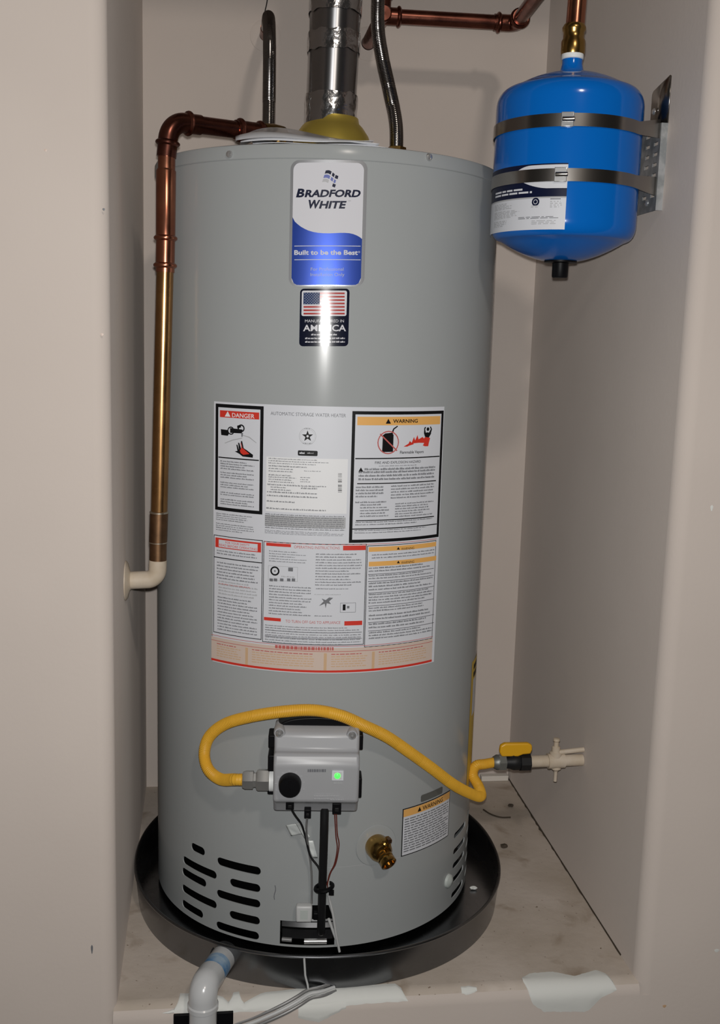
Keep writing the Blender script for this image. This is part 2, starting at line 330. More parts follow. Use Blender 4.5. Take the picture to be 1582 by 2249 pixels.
# ================================================================== PRINT ON CURVED SURFACES
def text_mesh(txt, bold=0.0):
    cu = bpy.data.curves.new('t', 'FONT'); cu.body = txt; cu.offset = bold; cu.resolution_u = 3
    ob = bpy.data.objects.new('t', cu); col.objects.link(ob)
    dg = bpy.context.evaluated_depsgraph_get(); dg.update(); me = bpy.data.meshes.new_from_object(ob.evaluated_get(dg))
    vs = [v.co.copy() for v in me.vertices]; fs = [list(p.vertices) for p in me.polygons]
    bpy.data.objects.remove(ob); bpy.data.curves.remove(cu); bpy.data.meshes.remove(me)
    return vs, fs
class Print:
    def __init__(s, c=(TX, TY), R=TR, base=.0004, step=.00022, tilt=0.0, t0=-.096): s.tilt = tilt; s.t0 = t0; s.c = c; s.R = R; s.mb = MB(); s.base = base; s.step = step
    def P(s, th, z, layer): return onc(th, z + s.tilt * (th - s.t0) * s.R, s.R + s.base + s.step * layer, s.c)
    def uv(s, px, py): t, z = cyl(px, py, s.c, s.R); return t, z - s.tilt * (t - s.t0) * s.R
    def tz(s, t0, z0, t1, z1, m, layer):
        n = max(1, int(abs(t1 - t0) / R_(2.0)) + 1); vs = []
        for i in range(n + 1):
            t = t0 + (t1 - t0) * i / n; vs += [s.P(t, z0, layer), s.P(t, z1, layer)]
        s.mb.add(vs, [(2 * i, 2 * i + 2, 2 * i + 3, 2 * i + 1) for i in range(n)], m)
    def rect(s, a, b, c, d, m, layer=1):
        t0, z0 = s.uv(a, b); t1, z1 = s.uv(c, d); s.tz(t0, z0, t1, z1, m, layer); return s
    def frame(s, a, b, c, d, wpx, m, layer=1):
        t0, z0 = s.uv(a, b); t1, z1 = s.uv(c, d); w_ = wpx / 1480.0; wt = w_ / s.R
        s.tz(t0, z0, t1, z0 - w_, m, layer); s.tz(t0, z1 + w_, t1, z1, m, layer); s.tz(t0, z0, t0 + wt, z1, m, layer); s.tz(t1 - wt, z0, t1, z1, m, layer); return s
    def hline(s, a, b, c, wpx, m, layer=2):
        t0, z0 = s.uv(a, b); t1, _ = s.uv(c, b); w_ = wpx / 1480.0; s.tz(t0, z0, t1, z0 - w_, m, layer); return s
    def poly(s, pts, m, layer=2):
        q = [s.uv(*p) for p in pts]; s.mb.add([s.P(t, z, layer) for t, z in q], [tuple(range(len(q)))], m, False); return s
    def disc(s, px, py, rpx, m, layer=2, inner=0.0, n=24):
        t, z = s.uv(px, py); r = rpx / 1480.0; vs = []; k = n
        for i in range(n):
            a = 2 * math.pi * i / n; vs.append(s.P(t + r * math.cos(a) / s.R, z + r * math.sin(a), layer))
        if inner:
            for i in range(n):
                a = 2 * math.pi * i / n; vs.append(s.P(t + inner / 1480 * math.cos(a) / s.R, z + inner / 1480 * math.sin(a), layer))
            s.mb.add(vs, [(i, (i + 1) % n, n + (i + 1) % n, n + i) for i in range(n)], m, False)
        else: s.mb.add(vs, [tuple(range(n))], m, False)
        return s
    def text(s, txt, x0, x1, ybase, ytop, m, layer=3, bold=.02, shear=0.0):
        vs, fs = text_mesh(txt, bold)
        for v in vs: v.x += shear * v.y
        xa = min(v.x for v in vs); xb = max(v.x for v in vs); yb = max(v.y for v in vs); ya = min(v.y for v in vs)
        if not any(ch in txt for ch in 'gjpqy,'): pass
        else: ya = 0.0
        t0, z0 = s.uv(x0, ybase); t1, z1 = s.uv(x1, ybase); _, zt = s.uv((x0 + x1) / 2, ytop); _, zm = s.uv((x0 + x1) / 2, ybase); h = zt - zm
        if not s.tilt: z0 = z1 = zm
        out = []
        for v in vs:
            k = (v.x - xa) / (xb - xa); out.append(s.P(t0 + (t1 - t0) * k, z0 + (z1 - z0) * k + h * (v.y - ya) / (yb - ya), layer))
        s.mb.add(out, fs, m, False); return s
    def micro(s, x0, y0_, x1, y1_, rows, m='ink_grey', layer=2, fill=.5, ragged=.3, seed=1, word=7):   # rows of unreadable fine print
        rnd = random.Random(seed); t0, za = s.uv(x0, y0_); t1, _ = s.uv(x1, y0_); _, zb = s.uv(x0, y1_); dz = (za - zb) / rows; tp = (t1 - t0) / max(x1 - x0, 1)
        for r in range(rows):
            z = za - r * dz; x = 0; end = (x1 - x0) * (1 - (ragged * rnd.random() if rnd.random() < .5 else .03 * rnd.random()))
            while x < end:
                wl = min(word * (.4 + 1.2 * rnd.random()), end - x)
                xx = x
                while xx < x + wl - .4:
                    lw = rnd.uniform(1.1, 1.9); hz = dz * fill * (1.0 if rnd.random() < .35 else .74); kk = min(lw, x + wl - xx)
                    s.mb.add([s.P(t0 + xx * tp, z - dz * fill + hz, layer), s.P(t0 + (xx + kk) * tp, z - dz * fill + hz, layer), s.P(t0 + (xx + kk) * tp, z - dz * fill, layer), s.P(t0 + xx * tp, z - dz * fill, layer)], [(0, 1, 2, 3)], m, False)
                    xx += lw + .45
                x += wl + 1.4
        return s
    def rrect(s, a, b, c, d, rpx, m, layer=1):
        t0, z0 = s.uv(a, b); t1, z1 = s.uv(c, d); s.rr(t0, z0, t1, z1, rpx / 1480.0, m, layer); return s
    def rr(s, t0, z0, t1, z1, r, m, layer):
        W = (t1 - t0) * s.R; n = 14; xs = []
        for k in range(9): xs.append(r - r * math.cos(math.pi / 2 * k / 8))
        xs = xs + [r + (W - 2 * r) * k / n for k in range(1, n)] + [W - q for q in xs[::-1]]; vs = []
        for x in xs:
            e = max(0, r - x, x - (W - r)); dy = r - math.sqrt(max(r * r - e * e, 0)); t = t0 + x / s.R
            vs += [s.P(t, z0 - dy, layer), s.P(t, z1 + dy, layer)]
        s.mb.add(vs, [(2 * i, 2 * i + 2, 2 * i + 3, 2 * i + 1) for i in range(len(xs) - 1)], m)
    def done(s, name, parent): return s.mb.build(name, parent)
def c4(x, y): return 600 + x / 4.8875, 320 + y / 4.8875       # close-up frames used to read the labels
def c5(x, y): return 450 + x / 2.93, 870 + y / 2.93
def c6(x, y): return 450 + x / 2.93, 1160 + y / 2.93

# ================================================================== WATER HEATER
heater = thing('water_heater', 'tall grey gas water heater covered in labels, standing in the drain pan', 'water heater', (TX, TY, .013))
ZJ0, ZJ1, ZRIM = .0145, 1.2085, 1.2285
# jacket shell with cut slots and burner opening
N = 256; mb = MB(); vs = []
for R, z in ((TR, ZJ0), (TR, ZJ1), (TR - .0016, ZJ1), (TR - .0016, ZJ0)):
    for k in range(N): vs.append(onc(2 * math.pi * k / N, z, R))
fs = [(i * N + k, i * N + (k + 1) % N, ((i + 1) % 4) * N + (k + 1) % N, ((i + 1) % 4) * N + k) for i in range(4) for k in range(N)]
mb.add(vs, fs, 'jacket_grey'); jacket = mb.build('jacket', heater)
cut = MB()
def slot(t0, t1, z, h, z1=None):               # stadium prism through the shell, z may slope
    z1 = z if z1 is None else z1
    r = h / 2; Wd = (t1 - t0) * TR; pts = []
    for k in range(9): a = math.pi / 2 + math.pi * k / 8; pts.append((r + r * math.cos(a), r * math.sin(a)))
    for k in range(1, 6): pts.append((r + (Wd - 2 * r) * k / 6, -r))
    for k in range(9): a = -math.pi / 2 + math.pi * k / 8; pts.append((Wd - r + r * math.cos(a), r * math.sin(a)))
    for k in range(1, 6): pts.append((Wd - r - (Wd - 2 * r) * k / 6, r))
    n = len(pts); vs = []
    for R in (TR + .012, TR - .02):
        for x, y in pts: vs.append(onc(t0 + x / TR, z + (z1 - z) * x / Wd + y, R))
    vs += [onc((t0 + t1) / 2, (z + z1) / 2, TR + .012), onc((t0 + t1) / 2, (z + z1) / 2, TR - .02)]
    fs = [(k, (k + 1) % n, n + (k + 1) % n, n + k) for k in range(n)] + [(2 * n, (k + 1) % n, k) for k in range(n)] + [(2 * n + 1, n + k, n + (k + 1) % n) for k in range(n)]
    cut.add(vs, fs, 'black_inside', False)
colA = [((420, 1858), (450, 1872)), ((402, 1892), (476, 1918)), ((400, 1915), (453, 1938)), ((400, 1950), (476, 1987)), ((400, 1984), (446, 2008))]
colB = [((477, 1888), (573, 1916)), ((505, 1936), (572, 1953)), ((476, 1959), (572, 1988)), ((504, 2007), (571, 2024)), ((475, 2029), (569, 2058))]
for a, b in colA + colB:
    t0, z0 = cyl(*a); t1, z1 = cyl(*b); slot(t0, t1, (z0 + z1) / 2, .0138)
for i, (a, b) in enumerate([((1000, 1836), (1018, 1816)), ((997, 1872), (1017, 1850)), ((996, 1904), (1015, 1880)), ((994, 1936), (1013, 1912)), ((993, 1970), (1012, 1942))]):
    t0, z0 = cyl(*a); t1, z1 = cyl(*b); zz = (z0 + z1) / 2 + .001
    slot(R_(52.5), R_(64.5), zz, .0105); slot(R_(68), R_(82), zz + .003, .0105)
# burner access opening with a raised notch for the pipe
t0, _ = cyl(615, 2050); t1, _ = cyl(735, 2050); _, zt = cyl(650, 2024); _, zn = cyl(705, 1988); tn, _ = cyl(686, 2000); tm, _ = cyl(729, 2000); tp_, _ = cyl(722, 1990)
pts = [(t0, .0175), (t1, .0175), (t1, zt), (tm, zt + .012), (tp_, zn), (tn, zn), (tn - .012, zt), (t0, zt)]
vs = [onc(t, z, TR + .012) for t, z in pts] + [onc(t, z, TR - .05) for t, z in pts]; n = len(pts)
cut.add(vs, [tuple(range(n)), tuple(range(2 * n - 1, n - 1, -1))] + [(k, (k + 1) % n, n + (k + 1) % n, n + k) for k in range(n)], 'black_inside', False)
cobj = cut.build('cutter'); md = jacket.modifiers.new('cut', 'BOOLEAN'); md.object = cobj; md.operation = 'DIFFERENCE'; md.solver = 'EXACT'
dg = bpy.context.evaluated_depsgraph_get(); dg.update(); me = bpy.data.meshes.new_from_object(jacket.evaluated_get(dg)); jacket.modifiers.clear(); jacket.data = me; me.name = 'jacket'
bpy.data.objects.remove(cobj); me.set_sharp_from_angle(angle=.5)
mb = MB(); mb.lathe((TX, TY, .0), (0, 0, 1), [(0, .016), (.245, .016), (.245, .3), (.0, .3)], 'black_inside', 96); mb.build('combustion_chamber', heater)
mb = MB(); mb.lathe((TX, TY, 0), (0, 0, 1), [(.17, .003), (.2, .003), (.2, .0165), (.17, .0165), (.17, .003)], 'black_inside', 64); mb.build('base_ring', heater)
mb = MB(); r = TR + .0018
mb.lathe((TX, TY, 0), (0, 0, 1), [(TR - .008, ZJ1 - .0005), (r - .0008, ZJ1 - .0005), (r, ZJ1 + .0006), (r, ZRIM - .004), (r - .0015, ZRIM - .001), (r - .004, ZRIM), (.24, ZRIM - .001), (0, ZRIM + .002)], 'jacket_grey', N)
cap = mb.build('top_cap', heater, sharp=.5)
for px, py in ((505, 339), (942, 345)):
    t, z = cyl(px, py, R=r); o = onc(t, z, r); d = Vector((math.sin(t), -math.cos(t), 0))
    mb = MB(); mb.lathe(o, d, [(.0052, 0), (.0052, .0008), (.0045, .003), (.002, .0042), (0, .0043)], 'steel_bright', 16); s_ = mb.build('screw', cap); s_['label'] = 'shiny round screw head'
# burner door inside the opening
tc_ = (t0 + t1) / 2
mb = MB()
for i, (za, zb, R, m_) in enumerate(((.018, .034, .262, 'black_rubber'), (.040, .049, .266, 'steel'), (.052, .056, .268, 'steel'))):
    vs = []; n = 10
    for k in range(n + 1):
        t = t0 + (t1 - t0) * k / n; vs += [onc(t, za, R), onc(t, zb, R)]
    mb.add(vs, [(2 * k, 2 * k + 2, 2 * k + 3, 2 * k + 1) for k in range(n)], m_)
mb.tube([onc(cyl(668, 2075)[0], .0225, .276), onc(cyl(718, 2075)[0], .0225, .276)], .0045, 'steel_bright', 12)
mb.tube([onc(cyl(618, 2072)[0], .0225, .274), onc(cyl(640, 2072)[0], .0225, .274)], .0035, 'steel_bright', 12)
mb.build('burner_door', heater)
# ---- labels
TLT = .030
p = Print(tilt=TLT); t0, z0 = p.uv(639, 352); t1, z1 = p.uv(800, 629); p.rr(t0, z0, t1, z1, .012, 'silver_edge', 0); brand = p.done('brand_label', heater)
p = Print(tilt=TLT); q0, _ = p.uv(643, 480); q1, _ = p.uv(796.5, 480); _, u0 = p.uv(718, 357); _, u1 = p.uv(718, 626); p.rr(q0, u0, q1, u1, .010, 'gloss_white', 1)
# blue lower field under a wave
wave = [c4(*a) for a in [(207, 768), (235, 815), (265, 843), (300, 870), (340, 893), (380, 911), (430, 926), (480, 935), (540, 940), (600, 941), (660, 939), (720, 936), (770, 936), (820, 940), (860, 949), (900, 965), (930, 982), (962, 1002)]]
def under(z): return u1
vs = []; rr_ = .010
for (x, y) in wave:
    t, z = p.uv(x, y); t = min(max(t, q0), q1); xx = (t - q0) * TR; Wd = (q1 - q0) * TR; e = max(0, rr_ - xx, xx - (Wd - rr_)); dy = rr_ - math.sqrt(max(rr_ * rr_ - e * e, 0))
    vs += [p.P(t, z, 2), p.P(t, u1 + dy, 2)]
p.mb.add(vs, [(2 * i, 2 * i + 2, 2 * i + 3, 2 * i + 1) for i in range(len(wave) - 1)], 'brand_blue')
def fl(u, v):                                   # waving flag emblem
    return c4(565 - 40 * v + 140 * u, 268 + 45 * u + 130 * v - 16 * math.sin(u * 5.2))
for r_i, (va, vb, mm) in enumerate(((0, .26, 'ink_navy'), (.36, .62, 'brand_blue_mid'), (.70, .95, 'ink_grey_light'))):
    for ua, ub in ((0, .14), (.14, .28), (.28, .46), (.54, .70), (.76, .98)):
        if r_i == 1 and ua == .76: ub = .90
        if r_i == 2 and ua == .54: continue
        p.poly([fl(ua, va), fl(ub, va), fl(ub, vb), fl(ua, vb)], mm if not (r_i == 2 and ua > .7) else 'ink_navy', 2)
for txt, xa, xb, yb, yt in (('B', 247, 336, 556, 462), ('RADFORD', 338, 938, 556, 474), ('W', 380, 508, 676, 582), ('HITE', 492, 788, 676, 594)):
    a, b = c4(xa, yb); c_, d_ = c4(xb, yt); p.text(txt, a, c_, b, d_, 'ink_navy', 2, .04, .2)
a, b = c4(806, 600); c_, d_ = c4(832, 588); p.text('TM', a, c_, b, d_, 'ink_grey', 2, .0)
for y in (1075, 1222): a, b = c4(230, y); c_, d_ = c4(938, y); p.hline(a, b, c_, 1.3, 'gloss_white', 3)
a, b = c4(228, 1174); c_, d_ = c4(908, 1122); p.text('Built to be the Best', a, c_, b, d_, 'gloss_white', 3, .03)
a, b = c4(922, 1142); p.disc(a, b, 1.9, 'gloss_white', 3, 1.2)
a, b = c4(405, 1342); c_, d_ = c4(755, 1308); p.text('For Professional', a, c_, b, d_, 'ink_grey_light', 3, .0)
a, b = c4(402, 1400); c_, d_ = c4(765, 1366); p.text('Installation Only', a, c_, b, d_, 'ink_grey_light', 3, .0)
p.done('printed_face', brand)
p = Print(tilt=TLT); a, b = c4(292, 1535); c_, d_ = c4(806, 2152); p.rrect(a, b, c_, d_, 8, 'gloss_navy', 0); flag = p.done('flag_sticker', heater)
p = Print(tilt=TLT); a, b = c4(310, 1556); c_, d_ = c4(787, 1828); p.rrect(a, b, c_, d_, 4, 'gloss_white', 1)
ya, yb = 1576, 1812; hh = (yb - ya) / 13
for k in range(0, 13, 2): a, b = c4(328 if k > 6 else 500, ya + k * hh); c_, d_ = c4(768, ya + (k + 1) * hh); p.rect(a, b, c_, d_, 'flag_red', 2)
a, b = c4(328, ya); c_, d_ = c4(500, ya + 7 * hh); p.rect(a, b, c_, d_, 'flag_blue', 2)
for r_i in range(9):
    for k in range(6 if r_i % 2 == 0 else 5):
        a, b = c4(328 + 172 * ((k + (.5 if r_i % 2 == 0 else 1)) / 6), ya + 7 * hh * (r_i + .5) / 9); p.disc(a, b, .75, 'gloss_white', 3, 0, 5)
for txt, xa, xb, y_b, y_t, bo in (('MANUFACTURED IN', 343, 760, 1897, 1866, .0), ('AMERICA', 323, 782, 1992, 1922, .02)):
    a, b = c4(xa, y_b); c_, d_ = c4(xb, y_t); p.text(txt, a, c_, b, d_, 'gloss_white', 2, bo)
for xa, xb, y in ((410, 690, 2018), (345, 770, 2058), (345, 770, 2096)): a, b = c4(xa, y); c_, d_ = c4(xb, y + 20); p.micro(a, b, c_, d_, 1, 'gloss_white', 2, .9, 0, 3, 6)
p.done('printed_face', flag)
# main instruction label
p = Print(); t0, z0 = p.uv(472, 884); t1, z1 = p.uv(976, 896); _, zb = p.uv(700, 1479); tl, _ = p.uv(465, 1443)
p.tz(t0 - .004, .8655, t1, zb, 'white_label', 0); instr = p.done('instruction_label', heater)
p = Print()
def Rr(f, xa, ya_, xb, yb_, m, l=1): a, b = f(xa, ya_); c_, d_ = f(xb, yb_); p.rect(a, b, c_, d_, m, l)
def Rz(f, xa, ya_, xb, h, m, l=1):
    t0_, z0_ = p.uv(*f(xa, ya_)); _, z1_ = p.uv(*f(xa, ya_ + h)); t1_, _ = p.uv(*f(xb, ya_)); p.tz(t0_, z0_, t1_, z1_, m, l)
def Fr(f, xa, ya_, xb, yb_, w_, m, l=1): a, b = f(xa, ya_); c_, d_ = f(xb, yb_); p.frame(a, b, c_, d_, w_, m, l)
def Mi(f, xa, ya_, xb, yb_, rows, **k): a, b = f(xa, ya_); c_, d_ = f(xb, yb_); p.micro(a, b, c_, d_, rows, **k)
def Tx(f, txt, xa, xb, y_b, y_t, m, l=3, bold=.01): a, b = f(xa, y_b); c_, d_ = f(xb, y_t); p.text(txt, a, c_, b, d_, m, l, bold)
def Po(f, pts, m, l=2): p.poly([f(*q) for q in pts], m, l)
def Hl(f, xa, y, xb, w_, m, l=2): a, b = f(xa, y); c_, _ = f(xb, y); p.hline(a, b, c_, w_, m, l)
def Di(f, x, y, r, m, l=2, inner=0): a, b = f(x, y); p.disc(a, b, r, m, l, inner)
# danger box
Fr(c5, 72, 47, 371, 762, 7.5, 'ink_black'); Rz(c5, 100, 90, 352, 44, 'ink_red', 2)
Tx(c5, 'DANGER', 178, 322, 140, 112, 'paper_white'); Po(c5, [(150, 97), (168, 133), (131, 131)], 'paper_white', 3)
Po(c5, [(105, 212), (150, 218), (158, 240), (150, 255), (108, 250)], 'ink_black'); Di(c5, 170, 222, 9, 'ink_black', 2, 6.5); Po(c5, [(165, 205), (245, 215), (240, 240), (165, 236)], 'ink_black')
Di(c5, 236, 207, 8.5, 'ink_black', 2, 5.5); Po(c5, [(236, 236), (248, 238), (244, 262), (238, 262)], 'ink_grey'); Po(c5, [(210, 190), (232, 183), (236, 200), (212, 210)], 'ink_black')
for q in ([(130, 300), (180, 280), (240, 268), (243, 272), (182, 285), (132, 304)], [(240, 248), (290, 262), (335, 300), (332, 302), (286, 267), (240, 252)]): Po(c5, q, 'ink_grey_light')
Po(c5, [(195, 355), (212, 352), (205, 312), (212, 312), (222, 345), (216, 300), (224, 300), (236, 342), (234, 290), (242, 288), (252, 335), (275, 350), (312, 378), (310, 396), (245, 388), (225, 372)], 'ink_black')
Po(c5, [(228, 350), (240, 330), (262, 348), (290, 372), (250, 378), (234, 366)], 'ink_red', 3); Po(c5, [(232, 300), (236, 300), (244, 330), (238, 332)], 'ink_red_pale', 3)
Hl(c5, 90, 388, 350, 2.5, 'ink_black')
for ya_, yb_, n_ in ((412, 478, 4), (484, 534, 3), (548, 596, 3), (612, 644, 2), (656, 704, 3)): Mi(c5, 103, ya_, 322, yb_ - 4, n_, m='ink_grey', fill=.5, seed=ya_, word=9)
Mi(c5, 75, 748, 318, 800, 4, m='ink_grey', fill=.45, seed=5, word=9); Mi(c5, 75, 812, 318, 866, 4, m='ink_grey', fill=.45, seed=6, word=9)
# rating column
Tx(c5, 'AUTOMATIC STORAGE WATER HEATER', 425, 908, 130, 108, 'ink_grey', 2, .0)
Di(c5, 662, 258, 18.5, 'ink_grey_light', 2, 17.6); Di(c5, 662, 258, 15.5, 'ink_grey_light', 2, 15.0)
cx, cy = 662, 258; st = []
for k in range(10): rr2 = 38 if k % 2 == 0 else 15; a = math.pi / 2 + k * math.pi / 5; st.append((cx + rr2 * math.cos(a), cy - rr2 * math.sin(a)))
a, b = c5(cx, cy); cc_ = [p.uv(*c5(*q)) for q in st]; c0 = p.uv(a, b); p.mb.add([p.P(*q, 2) for q in cc_] + [p.P(*c0, 2)], [(k, (k + 1) % 10, 10) for k in range(10)], 'ink_black', False); Di(c5, 662, 258, 2.6, 'white_label', 3)
Mi(c5, 640, 205, 685, 216, 1, m='ink_grey', seed=3, word=3); Mi(c5, 632, 300, 692, 312, 1, m='ink_grey', seed=4, word=3)
a, b = c5(600, 348); c_, d_ = c5(726, 386); p.rrect(a, b, c_, d_, 2.5, 'ink_black', 2); Mi(c5, 610, 358, 655, 374, 1, m='white_label', layer=3, seed=1, fill=.8, word=12); Mi(c5, 660, 361, 715, 372, 1, m='ink_grey_light', layer=3, seed=1, fill=.8, word=6)
Rr(c5, 398, 388, 912, 757, 'paper_white', 1)
for xa, ya_, xb, yb_, n_ in ((412, 396, 800, 440, 3), (412, 442, 660, 462, 1), (412, 460, 570, 492, 2), (640, 478, 775, 490, 1), (412, 500, 560, 520, 1), (412, 515, 590, 560, 3), (615, 520, 680, 560, 3), (405, 562, 785, 582, 1), (425, 580, 560, 612, 2), (620, 586, 740, 612, 1), (402, 608, 730, 655, 2), (400, 668, 595, 690, 1), (397, 714, 825, 736, 1)):
    Mi(c5, xa, ya_, xb, yb_, n_, m='ink_grey', fill=.42, seed=xa + ya_, word=5)
for k in range(18):
    if random.random() < .7: Rr(c5, 857, 497 + k * 7, 882, 497 + k * 7 + random.choice((2.5, 4.5)), 'ink_black', 2)
Rr(c5, 388, 762, 905, 852, 'ink_grey_light', 1); Mi(c5, 390, 752, 905, 852, 8, m='ink_grey', fill=.55, seed=11, word=8, ragged=.02); Mi(c5, 388, 858, 900, 884, 3, m='ink_grey', fill=.5, seed=12, word=8)
# warning box
Fr(c5, 950, 96, 1503, 905, 7, 'ink_black'); Rr(c5, 982, 132, 1512, 180, 'ink_orange', 2)
Tx(c5, 'WARNING', 1210, 1368, 172, 148, 'ink_black', 3, .02); Po(c5, [(1180, 145), (1197, 177), (1163, 177)], 'ink_black', 3)
Po(c5, [(1145, 252), (1160, 240), (1205, 235), (1214, 250), (1210, 358), (1140, 360)], 'ink_black', 2); Po(c5, [(1200, 236), (1212, 208), (1238, 190), (1242, 196), (1218, 214), (1210, 240)], 'ink_black', 2)
Di(c5, 1180, 298, 25.5, 'ink_red_pale', 3, 23.0); Po(c5, [(1124, 246), (1130, 240), (1238, 348), (1232, 354)], 'ink_red_pale', 4)
Po(c5, [(1278, 325), (1310, 305), (1318, 288), (1330, 300), (1345, 262), (1352, 285), (1368, 250), (1374, 278), (1400, 262), (1408, 272), (1425, 255), (1448, 270), (1440, 300), (1436, 322)], 'ink_red', 2)
Po(c5, [(1408, 238), (1430, 232), (1455, 238), (1440, 266), (1415, 262)], 'ink_black', 3); Di(c5, 1434, 212, 4, 'ink_black', 3); Po(c5, [(1408, 240), (1410, 205), (1418, 196), (1422, 202), (1416, 212), (1420, 236)], 'ink_black', 3); Po(c5, [(1440, 236), (1452, 212), (1446, 198), (1452, 194), (1460, 212), (1452, 240)], 'ink_black', 3)
Tx(c5, 'Flammable Vapors', 1255, 1406, 368, 350, 'ink_black', 2, .01)
Hl(c5, 968, 398, 1508, 2.5, 'ink_black', 2)
Tx(c5, 'FIRE AND EXPLOSION HAZARD', 1095, 1388, 433, 417, 'ink_black', 2, .0); Mi(c5, 1120, 447, 1372, 457, 1, m='ink_grey', seed=2, word=7, ragged=0)
Po(c5, [(1004, 458), (1020, 486), (988, 486)], 'ink_black')
Mi(c5, 1028, 463, 1480, 481, 1, m='ink_grey', fill=.75, seed=31, word=9, ragged=0); Mi(c5, 990, 482, 1480, 550, 3, m='ink_grey', fill=.6, seed=32, word=9, ragged=.02)
Hl(c5, 980, 560, 1485, 2.2, 'ink_black'); Mi(c5, 972, 580, 1155, 660, 4, m='ink_grey', fill=.55, seed=33, word=8); Mi(c5, 1198, 574, 1475, 668, 5, m='ink_grey', fill=.5, seed=34, word=8)
Mi(c5, 968, 678, 1170, 694, 1, m='ink_grey', fill=.6, seed=35); Mi(c5, 1000, 695, 1185, 786, 5, m='ink_grey', fill=.5, seed=36, word=8); Mi(c5, 1225, 688, 1470, 786, 6, m='ink_grey', fill=.5, seed=37, word=8)
Hl(c5, 972, 798, 1472, 2.2, 'ink_black'); Mi(c5, 968, 808, 1465, 840, 2, m='ink_grey', fill=.45, seed=38, word=9); Hl(c5, 945, 852, 1490, 2.2, 'ink_black'); Mi(c5, 962, 862, 1470, 892, 2, m='ink_grey', fill=.4, seed=39, word=9)
# lower panel
Fr(c6, 60, 40, 366, 718, 1.6, 'ink_black'); Rz(c6, 70, 58, 364, 62, 'ink_red', 1); Rz(c6, 92, 72, 342, 46, 'white_label', 2)
Tx(c6, 'FOR YOUR SAFETY', 135, 290, 108, 94, 'ink_red', 3, .0); Tx(c6, 'READ BEFORE OPERATING', 96, 338, 130, 115, 'ink_red', 3, .0)
Mi(c6, 80, 136, 345, 172, 2, m='ink_grey', fill=.45, seed=41); Hl(c6, 62, 180, 372, 2.0, 'ink_black')
Mi(c6, 80, 212, 350, 330, 6, m='ink_grey', fill=.45, seed=42, word=8); Mi(c6, 90, 332, 345, 430, 5, m='ink_grey_light', fill=.5, seed=43, word=8); Mi(c6, 90, 350, 300, 366, 1, m='ink_red_pale', fill=.4, seed=4); Mi(c6, 85, 435, 345, 660, 12, m='ink_grey', fill=.42, seed=44, word=8)
Fr(c6, 380, 82, 1022, 748, 1.4, 'ink_black'); Hl(c6, 385, 84, 1490, 1.2, 'ink_red_pale', 1)
Rr(c6, 397, 92, 555, 122, 'ink_red', 2); Rr(c6, 890, 112, 1035, 140, 'ink_red', 2); Tx(c6, 'OPERATING INSTRUCTIONS', 575, 868, 134, 116, 'ink_red_pale', 2, .0)
Mi(c6, 415, 142, 655, 222, 5, m='ink_grey', fill=.35, seed=45, ragged=.5); Di(c6, 452, 275, 10.5, 'ink_black', 2, 7); Di(c6, 452, 275, 2, 'ink_grey', 2); Rr(c6, 538, 252, 568, 278, 'ink_grey', 2); Fr(c6, 410, 238, 598, 345, .8, 'ink_grey_light', 2)
for xa in (418, 445, 485, 530, 560): Rr(c6, xa, 322, xa + 22, 342, 'ink_grey', 2)
Mi(c6, 495, 305, 590, 322, 1, m='ink_grey_light', seed=9, word=4); Mi(c6, 415, 365, 690, 560, 11, m='ink_grey', fill=.42, seed=46, ragged=.5, word=8)
Mi(c6, 715, 162, 1015, 378, 12, m='ink_grey', fill=.42, seed=47, word=8); Mi(c6, 715, 385, 925, 398, 1, m='ink_grey', seed=48)
Po(c6, [(735, 500), (765, 470), (752, 452), (778, 462), (800, 445), (826, 448), (800, 470), (812, 488), (785, 482), (778, 515), (772, 485)], 'ink_grey', 2); Rr(c6, 888, 490, 905, 528, 'ink_black', 2); Fr(c6, 872, 480, 970, 540, .8, 'ink_grey', 2); Rr(c6, 915, 500, 930, 515, 'ink_grey', 2)
Mi(c6, 705, 422, 900, 434, 1, m='ink_grey_light', seed=49); Mi(c6, 705, 560, 832, 572, 1, m='ink_grey', seed=50)
Rr(c6, 382, 570, 490, 600, 'ink_red', 2); Rr(c6, 898, 598, 1012, 622, 'ink_red', 2); Tx(c6, 'TO TURN OFF GAS TO APPLIANCE', 520, 872, 614, 596, 'ink_red_pale', 2, .0)
Mi(c6, 390, 618, 1010, 740, 8, m='ink_grey', fill=.4, seed=51, word=9, ragged=.3); Hl(c6, 388, 650, 1010, 1.0, 'ink_black'); Hl(c6, 388, 690, 1010, 1.0, 'ink_black')
Fr(c6, 1045, 112, 1462, 708, 1.4, 'ink_black'); Rz(c6, 1055, 122, 1486, 30, 'ink_orange', 2); Rz(c6, 1055, 216, 1486, 30, 'ink_orange', 2)
for y_ in (138, 226): Tx(c6, 'WARNING', 1262, 1345, y_, y_ - 16, 'ink_black', 3, .0); Po(c6, [(1244, y_ - 18), (1254, y_ - 1), (1234, y_ - 1)], 'ink_black', 3)
Mi(c6, 1075, 168, 1475, 206, 2, m='ink_grey', fill=.4, seed=52)
for k, (ya_, yb_) in enumerate(((252, 290), (302, 336), (350, 410), (422, 494), (510, 545), (556, 600), (612, 655), (668, 722))): Mi(c6, 1055, ya_, 1465, yb_, max(2, int((yb_ - ya_) / 16)), m='ink_grey', fill=.5, seed=60 + k, word=9)
for y_ in (296, 342, 416, 500, 606, 660): Hl(c6, 1050, y_, 1470, 1.0, 'ink_black')
